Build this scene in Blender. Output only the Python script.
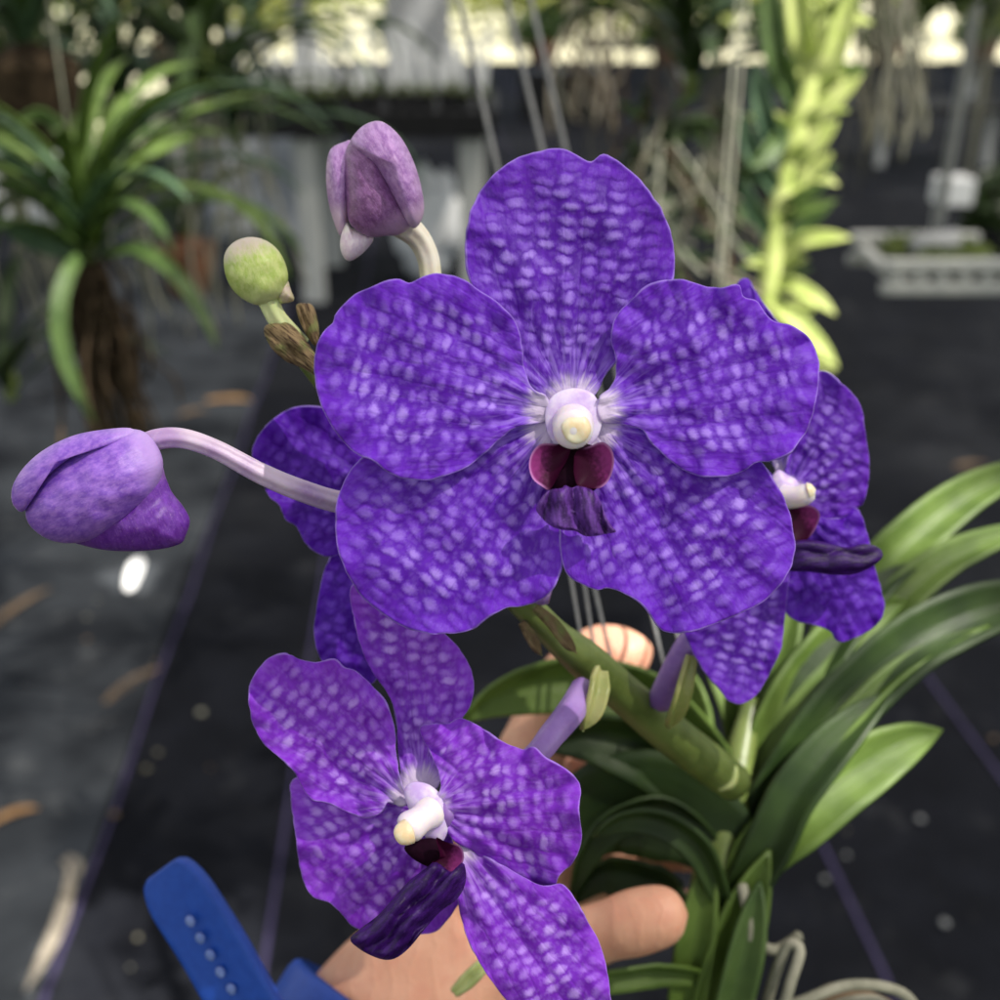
import bpy, math, random
from mathutils import Vector, noise
from math import sin, cos, pi, radians, sqrt, exp, atan2
random.seed(11)
for o in list(bpy.data.objects): bpy.data.objects.remove(o)
SC = bpy.context.scene
COL = SC.collection

# ------------------------------------------------------------ camera
PITCH = radians(25.03); F = 1178.0
CAM = Vector((0, 0, 1.5))
FW = Vector((0, cos(PITCH), -sin(PITCH))); UP = Vector((0, sin(PITCH), cos(PITCH))); RT = Vector((1, 0, 0))
cam = bpy.data.cameras.new('camera'); co = bpy.data.objects.new('camera', cam); COL.objects.link(co)
co.location = CAM; co.rotation_euler = (pi/2 - PITCH, 0, 0)
cam.sensor_width = 36; cam.lens = 36*F/1000; cam.clip_start = 0.01; cam.clip_end = 500
cam.dof.use_dof = True; cam.dof.focus_distance = 0.222; cam.dof.aperture_fstop = 12.5
SC.camera = co
def P(px, py, d): return CAM + d*(FW + (px-500)/F*RT + (500-py)/F*UP)
def G(px, py, z=0.0):
    r = FW + (px-500)/F*RT + (500-py)/F*UP
    return CAM + r*((z-CAM.z)/r.z)

# ------------------------------------------------------------ light
SUN = Vector((0.50, -0.20, 0.84)).normalized()
EL = math.asin(SUN.z); AZ = atan2(SUN.x, SUN.y)
w = bpy.data.worlds.new("World"); SC.world = w; w.use_nodes = True
nt = w.node_tree; bg = nt.nodes['Background']
sky = nt.nodes.new('ShaderNodeTexSky'); sky.sky_type = 'NISHITA'; sky.sun_disc = False
sky.sun_elevation = EL; sky.sun_rotation = AZ
nt.links.new(sky.outputs[0], bg.inputs[0]); bg.inputs[1].default_value = 0.075
sl = bpy.data.lights.new('sun', 'SUN'); sl.energy = 5.0; sl.angle = radians(0.5); sl.color = (1, .95, .86)
so = bpy.data.objects.new('sun', sl); COL.objects.link(so); so.location = (2, 0, 6)
so.rotation_euler = (-SUN).to_track_quat('-Z', 'Y').to_euler()
SC.view_settings.view_transform = 'Standard'; SC.view_settings.look = 'None'
SC.view_settings.gamma = 1; SC.view_settings.exposure = 1.22
SC.render.engine = 'CYCLES'
SC.cycles.max_bounces = 10; SC.cycles.transparent_max_bounces = 16

# ------------------------------------------------------------ node helper
class NT:
    def __init__(s, name):
        s.m = bpy.data.materials.new(name); s.m.use_nodes = True
        s.t = s.m.node_tree; s.t.nodes.clear()
        s.out = s.t.nodes.new('ShaderNodeOutputMaterial')
    def set(s, sock, v):
        if hasattr(v, 'is_output'): s.t.links.new(v, sock)
        elif v is not None:
            if isinstance(v, (tuple, list)) and len(v) == 3 and len(sock.default_value) == 4: v = (*v, 1)
            sock.default_value = v
    def n(s, typ, ins={}, out=0, **props):
        nd = s.t.nodes.new('ShaderNode'+typ)
        for k, v in props.items(): setattr(nd, k, v)
        for k, v in ins.items(): s.set(nd.inputs[k], v)
        return nd.outputs[out]
    def math(s, op, a, b=0.0, c=0.0, clamp=False):
        return s.n('Math', {0: a, 1: b, 2: c}, operation=op, use_clamp=clamp)
    def ss(s, x, a, b, lo=0.0, hi=1.0):
        return s.n('MapRange', {0: x, 1: a, 2: b, 3: lo, 4: hi}, interpolation_type='SMOOTHSTEP')
    def mix(s, f, a, b, bt='MIX'):
        nd = s.t.nodes.new('ShaderNodeMix'); nd.data_type = 'RGBA'; nd.blend_type = bt
        s.set(nd.inputs[0], f); s.set(nd.inputs[6], a); s.set(nd.inputs[7], b)
        return nd.outputs[2]
    def noise(s, vec, scale, detail=3, rough=.5, col=False, dist=0.0):
        return s.n('TexNoise', {'Vector': vec, 'Scale': scale, 'Detail': detail, 'Roughness': rough, 'Distortion': dist}, out=1 if col else 0)
    def scale(s, v, xyz):
        return s.n('VectorMath', {0: v, 1: xyz}, operation='MULTIPLY')
    def add(s, v, u): return s.n('VectorMath', {0: v, 1: u}, operation='ADD')
    def surf(s, color, rough=.5, spec=.5, bump=None, bs=.3, bd=.001, transl=0, tcol=None, sss=0, sheen=0, metal=0, coat=0):
        nrm = s.n('Bump', {'Strength': bs, 'Distance': bd, 'Height': bump}) if bump is not None else None
        b = s.t.nodes.new('ShaderNodeBsdfPrincipled')
        s.set(b.inputs['Base Color'], color); s.set(b.inputs['Roughness'], rough); s.set(b.inputs['Specular IOR Level'], spec)
        s.set(b.inputs['Metallic'], metal); s.set(b.inputs['Sheen Weight'], sheen); s.set(b.inputs['Coat Weight'], coat)
        if nrm is not None: s.set(b.inputs['Normal'], nrm)
        if sss:
            b.inputs['Subsurface Weight'].default_value = sss; b.inputs['Subsurface Radius'].default_value = (1, .35, .2)
            b.inputs['Subsurface Scale'].default_value = .004
        r = b.outputs[0]
        if transl:
            tr = s.n('BsdfTranslucent', {'Color': tcol if tcol is not None else color})
            r = s.n('MixShader', {0: transl, 1: r, 2: tr})
        s.t.links.new(r, s.out.inputs[0]); return s.m
    def obj(s): return s.n('TexCoord', out=3)
    def pos(s): return s.n('NewGeometry', out=0)
    def uv(s): return s.n('TexCoord', out=2)

# ------------------------------------------------------------ mesh helpers
ORG = {}
def thing(name, loc, label, cat, group=None, kind=None):
    o = bpy.data.objects.new(name, None); COL.objects.link(o); o.location = loc; o.empty_display_size = .02
    ORG[o] = Vector(loc); o['label'] = label; o['category'] = cat
    if group: o['group'] = group
    if kind: o['kind'] = kind
    return o
def mk(name, vs, fs, mat, parent=None, loc=None, smooth=True, uvs=None, pet=None, label=None, cat=None, group=None, kind=None):
    org = ORG[parent] if parent else Vector(loc if loc is not None else (0, 0, 0))
    me = bpy.data.meshes.new(name)
    me.from_pydata([tuple(Vector(v)-org) for v in vs], [], fs)
    me.materials.append(mat)
    if smooth: me.polygons.foreach_set('use_smooth', [True]*len(me.polygons))
    if uvs:
        ul = me.uv_layers.new(name='UVMap')
        flat = []
        for l in me.loops: flat += list(uvs[l.vertex_index])
        ul.data.foreach_set('uv', flat)
    if pet:
        at = me.attributes.new('pet', 'FLOAT_COLOR', 'POINT'); flat = []
        for p in pet: flat += [p[0], p[1], p[2], 1]
        at.data.foreach_set('color', flat)
    me.update()
    o = bpy.data.objects.new(name, me); COL.objects.link(o)
    if parent: o.parent = parent
    else: o.location = org
    ORG[o] = org
    for k, v in (('label', label), ('category', cat), ('group', group), ('kind', kind)):
        if v: o[k] = v
    return o
def solid(o, t, off=0):
    m = o.modifiers.new('thickness', 'SOLIDIFY'); m.thickness = t; m.offset = off; return o
def subs(o, n=1):
    m = o.modifiers.new('sub', 'SUBSURF'); m.levels = n; m.render_levels = n; return o
def cr(pts, n, closed=False):
    """Catmull-Rom resample of tuples to n points (uniform in arc length)"""
    k = len(pts); L = []
    segs = k if closed else k-1
    for i in range(segs):
        if closed: a, b, c, d = (pts[(i+j-1) % k] for j in range(4))
        else: a, b, c, d = pts[max(i-1, 0)], pts[i], pts[i+1], pts[min(i+2, k-1)]
        for q in range(12):
            t = q/12
            L.append(tuple(.5*((2*B)+(-A+C)*t+(2*A-5*B+4*C-D)*t*t+(-A+3*B-3*C+D)*t**3) for A, B, C, D in zip(a, b, c, d)))
    if not closed: L.append(tuple(pts[-1]))
    else: L.append(L[0])
    acc = [0]
    for i in range(1, len(L)): acc.append(acc[-1]+math.dist(L[i], L[i-1]))
    out = []; j = 0; m = n if closed else n-1
    for i in range(n):
        t = acc[-1]*i/m
        while j < len(acc)-2 and acc[j+1] < t: j += 1
        f = (t-acc[j])/max(acc[j+1]-acc[j], 1e-12)
        out.append(tuple(p+(q-p)*f for p, q in zip(L[j], L[j+1])))
    return out
def tube_geo(pts, rads, seg=12, cap=True, V=None, Fs=None, rdg=0.0):
    V = [] if V is None else V; Fs = [] if Fs is None else Fs
    n = len(pts); pts = [Vector(p) for p in pts]; b0 = len(V)
    t0 = (pts[1]-pts[0]).normalized()
    a = t0.orthogonal().normalized()
    for i in range(n):
        t = (pts[min(i+1, n-1)]-pts[max(i-1, 0)]).normalized()
        a = (a - t*a.dot(t)).normalized(); b = t.cross(a)
        for k in range(seg):
            an = 2*pi*k/seg
            V.append(pts[i]+(a*cos(an)+b*sin(an))*rads[i]*(1+rdg*sin(an*6+i*.02)))
    for i in range(n-1):
        for k in range(seg):
            k2 = (k+1) % seg
            Fs.append((b0+i*seg+k, b0+i*seg+k2, b0+(i+1)*seg+k2, b0+(i+1)*seg+k))
    if cap:
        for i, e in ((0, -1), (n-1, 1)):
            V.append(pts[i]+(pts[i]-pts[i-e]).normalized()*rads[i]*.45); c = len(V)-1
            for k in range(seg):
                k2 = (k+1) % seg
                q = (b0+i*seg+k, b0+i*seg+k2, c)
                Fs.append(q if e > 0 else q[::-1])
    return V, Fs
def tube(name, pts, rads, mat, parent=None, seg=12, n=None, rdg=0.0, **kw):
    if not isinstance(rads, (list, tuple)): rads = [rads]*len(pts)
    n = n or max(len(pts)*6, 8)
    q = cr([(*p, r) for p, r in zip(pts, rads)], n)
    V, Fs = tube_geo([p[:3] for p in q], [p[3] for p in q], seg, rdg=rdg)
    return mk(name, V, Fs, mat, parent, **kw)
def ptube(name, pp, rpx, mat, parent=None, **kw):
    """tube through (px,py,depth) with radii in pixels at that depth"""
    if not isinstance(rpx, (list, tuple)): rpx = [rpx]*len(pp)
    return tube(name, [P(*p) for p in pp], [r*p[2]/F for r, p in zip(rpx, pp)], mat, parent, **kw)
def box_geo(c, s, V, Fs, R=None):
    b = len(V); c = Vector(c)
    for x in (-1, 1):
        for y in (-1, 1):
            for z in (-1, 1):
                v = Vector((x*s[0]/2, y*s[1]/2, z*s[2]/2))
                V.append(c+(R @ v if R else v))
    for f in ((0, 1, 3, 2), (4, 6, 7, 5), (0, 4, 5, 1), (2, 3, 7, 6), (0, 2, 6, 4), (1, 5, 7, 3)): Fs.append(tuple(b+i for i in f))
def boxes(name, lst, mat, parent=None, bev=.004, **kw):
    V, Fs = [], []
    for it in lst: box_geo(it[0], it[1], V, Fs, it[2] if len(it) > 2 else None)
    o = mk(name, V, Fs, mat, parent, smooth=False, **kw)
    if bev:
        m = o.modifiers.new('bevel', 'BEVEL'); m.width = bev; m.segments = 2
    return o

# ------------------------------------------------------------ petal / bud builders
def petal(name, outline, base, tip, d0, d1, mat, parent, cup=0.0, arch=0.0, ruf=.0007, kr=9, ridge=.0006, tilt=0.0,
          centre=None, NR=34, NA=190, seed=0, thick=.00045, fold=None, label=None):
    """a tepal: outline in photo pixels put at its real distance, modelled with cupping, midrib groove, ruffles"""
    ol = cr(outline, NA, True)
    if centre is None:
        cx = sum(p[0] for p in ol)/NA; cy = sum(p[1] for p in ol)/NA
    else: cx, cy = centre
    bx, by = base; ax, ay = tip[0]-bx, tip[1]-by; L = math.hypot(ax, ay); ax /= L; ay /= L
    mm = 1000*d0/F
    vs, uvs, pet = [], [], []
    def vert(x, y, rr, th):
        a = ((x-bx)*ax+(y-by)*ay); b = (-(x-bx)*ay+(y-by)*ax)
        s = a/L; t = b/L
        sc = max(0, min(1.2, s))
        d = d0+(d1-d0)*sc + arch*4*sc*(1-sc) - cup*t*t*4 + tilt*t
        d += ridge*exp(-(t/.035)**2)*min(1, sc*4)*(1-sc*.6)
        e = max(0, (rr-.45)/.55)
        d += ruf*e*e*(sin(kr*th+seed)+.6*sin((kr*1.7)*th+seed*2.3)+.35*sin(kr*3.1*th+seed))
        d += .0019*noise.noise(Vector((x*.022+seed*7, y*.022, seed)))*min(1, sc*3)
        d += .00042*sin(atan2(b, max(a, 6))*22+seed)*min(1, sc*3)*max(0, 1-sc*.8)
        d += .00016*noise.noise(Vector((x*.10+seed*3, y*.10, seed)))
        if fold:
            fx, fy, fa, fw = fold; d += fa*exp(-((x-fx)**2+(y-fy)**2)/(2*fw*fw))
        vs.append(P(x, y, d))
        fan = b*mm/(.42+.58*max(0.05, min(1, s)))
        uvs.append((a*mm*.1, fan*.1))
        pet.append((rr, max(0, math.hypot(a, b)/L), .5+atan2(b, max(a, 4))/pi))
    vert(cx, cy, 0, 0)
    rs = [(i/NR)**.85 for i in range(1, NR+1)]
    for rr in rs:
        for k, (ox, oy) in enumerate(ol):
            # small irregular crimps right at the margin
            q = 1+.010*max(0, rr-.8)/.2*noise.noise(Vector((k*.33, seed*5.1, 0)))
            vert(cx+(ox-cx)*rr*q, cy+(oy-cy)*rr*q, rr, 2*pi*k/NA)
    fs = [(0, 1+k, 1+(k+1) % NA) for k in range(NA)]
    for i in range(NR-1):
        for k in range(NA):
            k2 = (k+1) % NA
            fs.append((1+i*NA+k, 1+(i+1)*NA+k, 1+(i+1)*NA+k2, 1+i*NA+k2))
    o = mk(name, vs, fs, mat, parent, uvs=uvs, pet=pet, label=label)
    solid(o, thick); return o
def fold_(x): return 1-2*abs(sin(x*.5))**.7
def pillow(name, outline, d, th, mat, parent, base=None, tip=None, th2=None, centre=None, NR=16, NA=80, flute=0, fdir=(1, 0), fk=.2, fz=0, dt=0.0, pw=.5, label=None):
    """closed rounded solid inside a pixel outline; th = half thickness in metres"""
    ol = cr(outline, NA, True)
    if centre is None: cx = sum(p[0] for p in ol)/NA; cy = sum(p[1] for p in ol)/NA
    else: cx, cy = centre
    base = base or ol[0]; tip = tip or ol[NA//2]
    ax, ay = tip[0]-base[0], tip[1]-base[1]; L = math.hypot(ax, ay); ax /= L; ay /= L
    vs, uvs, pet, fs = [], [], [], []
    mm = 1000*d/F
    for side in (-1, 1):
        for i in range(NR+1):
            rr = sin(pi/2*i/NR)
            for k in range(NA if i else 1):
                ox, oy = ol[k]; x = cx+(ox-cx)*rr; y = cy+(oy-cy)*rr
                a = ((x-base[0])*ax+(y-base[1])*ay); b = -(x-base[0])*ay+(y-base[1])*ax; s = a/L
                h = (th if side < 0 else (th2 or th))*(max(0, 1-rr*rr))**pw
                dd = d+dt*s+side*h
                if flute: dd += flute*fold_(b*fk+3*noise.noise(Vector((x*.03, y*.03, 2)))+s*1.2)*(1 if side < 0 else .8)*min(1, (1-rr)*6+.35)
                if fz: dd += fz*noise.noise(Vector((x*.06, y*.06, 5)))
                vs.append(P(x, y, dd)); uvs.append((a*mm*.1, b*mm*.1)); pet.append((rr, s, .5+b/L))
    off = 1+NR*NA
    for side in (0, 1):
        o0 = side*off
        for k in range(NA):
            k2 = (k+1) % NA
            q = (o0, o0+1+k, o0+1+k2); fs.append(q if side == 0 else q[::-1])
            for i in range(NR-1):
                q = (o0+1+i*NA+k, o0+1+(i+1)*NA+k, o0+1+(i+1)*NA+k2, o0+1+i*NA+k2); fs.append(q if side == 0 else q[::-1])
    for k in range(NA):
        k2 = (k+1) % NA
        fs.append((1+(NR-1)*NA+k, off+1+(NR-1)*NA+k, off+1+(NR-1)*NA+k2, 1+(NR-1)*NA+k2))
    return mk(name, vs, fs, mat, parent, uvs=uvs, pet=pet, label=label)
def leaf_geo(pts, wid, side0, fold=.22, NS=26, NC=8, prof=None, V=None, Fs=None, U=None, wave=0.0, seed=0):
    """strap leaf along 3D pts; wid = full width (m); side0 = direction of the blade"""
    V = [] if V is None else V; Fs = [] if Fs is None else Fs; U = [] if U is None else U
    q = [Vector(p) for p in cr([tuple(p) for p in pts], NS)]; b0 = len(V)
    for i in range(NS):
        s = i/(NS-1); t = (q[min(i+1, NS-1)]-q[max(i-1, 0)]).normalized()
        sd = side0 if isinstance(side0, Vector) else side0(s)
        sd = (sd - t*sd.dot(t)).normalized(); nr = t.cross(sd).normalized()
        if prof: w_ = wid*prof(s)
        else: w_ = wid*(.62+.38*min(1, s*3))*max(0.02, (1-max(0, (s-.5)/.5)**2.6))
        for j in range(NC+1):
            x = -1+2*j/NC
            off = sd*(w_/2*x*(1-.12*fold*abs(x)))+nr*(fold*w_*abs(x)**1.3*.8 + wave*w_*sin(s*9+seed+x*1.5))
            V.append(q[i]+off); U.append((s, x*.5+.5))
    for i in range(NS-1):
        for j in range(NC):
            a = b0+i*(NC+1)+j; Fs.append((a, a+1, a+NC+2, a+NC+1))
    return V, Fs, U
def pleaf(name, pp, wpx, mat, parent, roll=0.0, fold=.2, thick=.0012, prof=None, **kw):
    pts = [P(*p) for p in pp]; dm = sum(p[2] for p in pp)/len(pp)
    t = (pts[-1]-pts[0]).normalized(); s0 = t.cross(FW).normalized(); n0 = s0.cross(t).normalized()
    if isinstance(roll, tuple):
        side = lambda s: s0*cos(roll[0]+(roll[1]-roll[0])*s)+FW*sin(roll[0]+(roll[1]-roll[0])*s)
        # keep the blade perpendicular to the local tangent in view
        def side(s, r=roll):
            i = min(len(pts)-2, int(s*(len(pts)-1))); tt = (pts[i+1]-pts[i]).normalized()
            ss_ = tt.cross(FW).normalized(); a = r[0]+(r[1]-r[0])*s
            return ss_*cos(a)+FW*sin(a)
    else: side = s0*cos(roll)+FW*sin(roll)
    V, Fs, U = leaf_geo(pts, wpx*dm/F, side, fold, prof=prof, **kw)
    return solid(mk(name, V, Fs, mat, parent, uvs=U), thick)

# ------------------------------------------------------------ materials
def petal_mat(name, deep, mid, light, tint, spot=1.0, asp=1.0, base_white=.10, vein=.75, rough=.42):
    m = NT(name)
    uv = m.uv(); at = m.n('Attribute', attribute_name='pet', out=0)
    sep = m.t.nodes.new('ShaderNodeSeparateColor'); m.t.links.new(at, sep.inputs[0])
    rr, s, ang = sep.outputs[0], sep.outputs[1], sep.outputs[2]
    wn = m.noise(uv, 2.2, 3, .55, col=True)
    wv = m.scale(m.add(wn, (-.5, -.5, -.5)), (.26, .26, 0))
    u2 = m.add(uv, wv)
    vc = m.scale(u2, (3.2*asp, 2.6/asp, 1))
    f1 = m.n('TexVoronoi', {'Vector': vc, 'Scale': 1.0, 'Randomness': .50}, voronoi_dimensions='2D', feature='F1')
    ed = m.n('TexVoronoi', {'Vector': vc, 'Scale': 1.0, 'Randomness': .50, 'Smoothness': .3}, voronoi_dimensions='2D', feature='SMOOTH_F1')
    cellc = m.n('TexVoronoi', {'Vector': vc, 'Scale': 1.0, 'Randomness': .50}, voronoi_dimensions='2D', feature='F1', out=1)
    sc = m.t.nodes.new('ShaderNodeSeparateColor'); m.t.links.new(cellc, sc.inputs[0])
    f2 = m.n('TexVoronoi', {'Vector': m.scale(u2, (7.5, 6.0, 1)), 'Scale': 1.0, 'Randomness': .9}, voronoi_dimensions='2D', feature='F1')
    patch = m.ss(m.noise(uv, 1.0, 3), .36, .60, .35, 1.0)
    fine = m.noise(m.scale(uv, (5, 17, 1)), 1.0, 5, .65)
    fine2 = m.noise(uv, 24, 5, .7)
    spotm = m.ss(m.math('ADD', f1, m.math('MULTIPLY', m.math('SUBTRACT', fine2, .5), .30)), .48, .09)
    spotm = m.math('MULTIPLY', spotm, m.ss(sc.outputs[0], 0, .8, .45, 1.0))
    spotm = m.math('MULTIPLY', spotm, patch)
    fade = m.math('MULTIPLY', m.ss(rr, .95, .60, .16, 1), m.ss(s, .12, .30, .25, 1))
    spotm = m.math('MULTIPLY', m.math('MULTIPLY', spotm, fade), spot)
    small = m.math('MULTIPLY', m.ss(m.math('ADD', f2, m.math('MULTIPLY', m.math('SUBTRACT', fine2, .5), .9)), .55, .1), m.ss(rr, 1.0, .5, .07, .11))
    net = m.math('MULTIPLY', m.ss(m.math('ADD', ed, m.math('MULTIPLY', m.math('SUBTRACT', fine2, .5), .2)), .22, .50), vein)
    net = m.math('MULTIPLY', net, m.math('MULTIPLY', m.ss(m.noise(uv, 1.3, 2), .35, .65, .35, 1), m.ss(rr, .98, .7, .2, 1)))
    tone = m.ss(m.noise(uv, .9, 3), .3, .7)
    c = m.mix(tone, mid, tint)
    c = m.mix(m.ss(rr, .6, .95, 0, .35), c, mid)
    c = m.mix(net, c, deep)
    c = m.mix(m.math('MULTIPLY', m.ss(fine, .35, .7), .30), c, deep)
    c = m.mix(small, c, light)
    c = m.mix(m.math('MULTIPLY', spotm, .86), c, light)
    # long veins that fan out from the base, then the midrib
    sx2 = m.t.nodes.new('ShaderNodeSeparateXYZ'); m.t.links.new(u2, sx2.inputs[0])
    lv = m.math('ABSOLUTE', m.math('SINE', m.math('MULTIPLY', sx2.outputs[1], 7.4)))
    lvm = m.math('MULTIPLY', m.ss(lv, .30, .0), m.ss(m.noise(uv, 1.8, 2), .35, .65, .0, .25))
    c = m.mix(m.math('MULTIPLY', lvm, m.ss(rr, 1.0, .75)), c, deep)
    sx = m.t.nodes.new('ShaderNodeSeparateXYZ'); m.t.links.new(uv, sx.inputs[0])
    lat = m.math('ABSOLUTE', sx.outputs[1])
    rib = m.math('MULTIPLY', m.ss(lat, .0, .035, 1, 0), m.ss(s, .95, .4, 0, .5))
    c = m.mix(rib, c, deep)
    # base streaks and white throat
    st = m.noise(m.n('CombineXYZ', {0: m.math('MULTIPLY', ang, 34.0), 1: m.math('MULTIPLY', s, 3.0), 2: 0.0}), 1.0, 3, .6)
    stm = m.math('MULTIPLY', m.ss(st, .42, .60), m.ss(s, .40, .10, 0, 1))
    c = m.mix(m.math('MULTIPLY', stm, .55), c, light)
    wh = m.ss(m.math('ADD', s, m.math('MULTIPLY', m.math('SUBTRACT', st, .5), .16)), base_white+.06, base_white-.02)
    c = m.mix(wh, c, (.74, .62, .86))
    # thin pale margin: lighter petal edge, with its rim light painted in
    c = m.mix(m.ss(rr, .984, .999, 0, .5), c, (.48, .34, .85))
    hgt = m.math('ADD', m.math('MULTIPLY', m.ss(ed, .6, .1), .8), m.math('ADD', m.math('MULTIPLY', fine2, .30), m.math('ADD', m.math('MULTIPLY', fine, .35), m.math('MULTIPLY', m.ss(lv, .0, .5), .22))))
    return m.surf(c, rough, .20, hgt, .6, .00045, transl=.18, tcol=m.mix(.3, c, tint))
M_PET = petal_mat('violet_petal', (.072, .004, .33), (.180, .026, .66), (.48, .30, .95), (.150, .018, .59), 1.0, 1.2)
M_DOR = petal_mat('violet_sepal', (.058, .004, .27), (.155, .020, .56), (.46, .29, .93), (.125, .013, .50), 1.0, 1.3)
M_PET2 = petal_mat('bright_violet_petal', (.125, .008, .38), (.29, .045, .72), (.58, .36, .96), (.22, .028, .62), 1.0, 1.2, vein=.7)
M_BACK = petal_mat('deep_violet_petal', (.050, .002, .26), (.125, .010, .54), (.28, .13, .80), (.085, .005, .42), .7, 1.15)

def simple_mat(name, c1, c2, sc=300, rough=.5, spec=.5, bs=.3, bd=.0005, use='pos', stretch=(1, 1, 1), **kw):
    m = NT(name); v = m.obj() if use == 'obj' else (m.uv() if use == 'uv' else m.pos())
    v = m.scale(v, stretch)
    n1 = m.noise(v, sc, 5, .6)
    return m.surf(m.mix(m.ss(n1, .3, .7), c1, c2), rough, spec, n1, bs, bd, **kw)
M_COLUMN = simple_mat('column_white', (.84, .76, .72), (.74, .62, .80), 300, .35, .5, .1, sss=.3)
M_CAP = simple_mat('anther_cap', (.78, .58, .34), (.86, .76, .60), 350, .4, .5, .15, sss=.3)
M_COLLAR = simple_mat('lilac_collar', (.52, .36, .74), (.74, .64, .84), 350, .4, .4, .1, sss=.15)
def lobe_mat():
    m = NT('maroon_lobe'); at = m.n('Attribute', attribute_name='pet', out=0)
    sep = m.t.nodes.new('ShaderNodeSeparateColor'); m.t.links.new(at, sep.inputs[0])
    n1 = m.noise(m.uv(), 14, 4)
    c = m.mix(m.ss(m.math('ADD', sep.outputs[1], m.math('MULTIPLY', m.math('SUBTRACT', n1, .5), .35)), .45, 1.0), (.030, .001, .016), (.27, .035, .20))
    c = m.mix(m.math('MULTIPLY', m.ss(sep.outputs[0], .86, .99, 0, .8), m.ss(sep.outputs[1], .4, .7)), c, (.60, .26, .62))
    return m.surf(c, .55, .10, n1, .15, .0003)
M_LOBE = lobe_mat()
def throat_mat():
    m = NT('dark_throat'); n1 = m.noise(m.uv(), 10, 3)
    return m.surf(m.mix(n1, (.005, .0005, .004), (.018, .001, .012)), .7, .08, n1, .3, .0003)
M_THROAT = throat_mat()
def lip_mat(name, a, b, c3, rough=.38):
    m = NT(name); v = m.uv()
    n1 = m.noise(m.scale(v, (2.5, 9, 1)), 1.0, 4, .6); n2 = m.noise(v, 25, 4, .6)
    c = m.mix(m.ss(n1, .35, .68), a, b); c = m.mix(m.ss(n2, .55, .75, 0, .35), c, c3)
    return m.surf(c, rough, .25, m.math('ADD', n1, m.math('MULTIPLY', n2, .4)), .5, .0006)
M_LIP = lip_mat('dark_violet_lip', (.035, .009, .085), (.15, .05, .34), (.28, .16, .50))
M_LIPD = lip_mat('near_black_lip', (.014, .002, .045), (.038, .006, .12), (.12, .03, .32))
def bud_mat(name, a, b, base, rough=.42, tipc=None):
    m = NT(name); at = m.n('Attribute', attribute_name='pet', out=0)
    sep = m.t.nodes.new('ShaderNodeSeparateColor'); m.t.links.new(at, sep.inputs[0])
    uv = m.uv(); n1 = m.noise(m.scale(uv, (5, 9, 1)), 1.0, 5, .65); n2 = m.noise(m.scale(uv, (3, 30, 1)), 1, 3); n3 = m.noise(uv, 22, 3)
    c = m.mix(m.ss(n1, .32, .68), a, b)
    c = m.mix(m.ss(n2, .6, .7, 0, .2), c, base)
    c = m.mix(m.ss(n3, .55, .72, 0, .25), c, base)
    c = m.mix(m.ss(sep.outputs[1], .26, .0, 0, .85), c, base)
    if tipc: c = m.mix(m.ss(m.math('ADD', sep.outputs[1], m.math('MULTIPLY', m.math('SUBTRACT', n1, .5), .5)), .6, 1.0, 0, .85), c, tipc)
    c = m.mix(m.ss(sep.outputs[0], .985, 1.0, 0, .5), c, base)
    return m.surf(c, rough, .4, m.math('ADD', n1, m.math('MULTIPLY', n2, .5)), .30, .0004, sss=.1)
M_BUD = bud_mat('violet_bud', (.17, .06, .47), (.32, .15, .62), (.50, .33, .72))
M_BUDD = bud_mat('deep_violet_bud', (.10, .015, .26), (.16, .04, .38), (.40, .22, .55))
M_BUDP = bud_mat('mauve_bud', (.24, .10, .33), (.42, .24, .52), (.62, .45, .62))
M_BUDPD = bud_mat('dusky_mauve_bud', (.13, .04, .15), (.26, .11, .30), (.50, .32, .48))
M_BUDW = bud_mat('pale_bud_tip', (.62, .45, .60), (.80, .70, .76), (.85, .80, .76))
M_BUDG = bud_mat('green_bud', (.30, .40, .08), (.46, .52, .20), (.55, .60, .28), tipc=(.42, .33, .33))
M_BUDGT = bud_mat('green_bud_mauve', (.40, .36, .20), (.50, .40, .36), (.45, .5, .2))
def stripe_mat(name, a, b, fr=60, ends=None):
    m = NT(name); v = m.pos(); n1 = m.noise(m.scale(v, (1, 1, 1)), 700, 3); n2 = m.noise(v, 90, 2)
    c = m.mix(m.ss(n2, .35, .65), a, b); c = m.mix(m.ss(n1, .5, .7, 0, .35), c, b)
    return m.surf(c, .4, .45, n1, .25, .0004, sss=.15)
M_PED = stripe_mat('lilac_pedicel', (.40, .26, .50), (.62, .50, .64))
M_PEDV = stripe_mat('violet_pedicel', (.24, .12, .42), (.36, .22, .55))
M_PEDW = stripe_mat('cream_pedicel', (.62, .58, .40), (.74, .70, .62))
M_PEDG = stripe_mat('green_pedicel', (.50, .58, .24), (.64, .68, .38))
M_STEM = stripe_mat('olive_stem', (.075, .105, .022), (.13, .17, .045))
def bract_mat():
    m = NT('brown_bract'); n1 = m.noise(m.scale(m.uv(), (3, 26, 1)), 1.0, 5, .65); n2 = m.noise(m.pos(), 260, 4)
    c = m.mix(m.ss(n1, .35, .6), (.035, .016, .010), (.24, .17, .09)); c = m.mix(m.ss(n2, .5, .7, 0, .7), c, (.16, .20, .06))
    return m.surf(c, .7, .2, n1, .6, .0006)
M_BRACT = bract_mat()
M_BRACTG = stripe_mat('green_bract', (.24, .27, .08), (.36, .36, .14))
M_RIM = stripe_mat('pale_rim', (.30, .36, .12), (.42, .46, .20))
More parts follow.
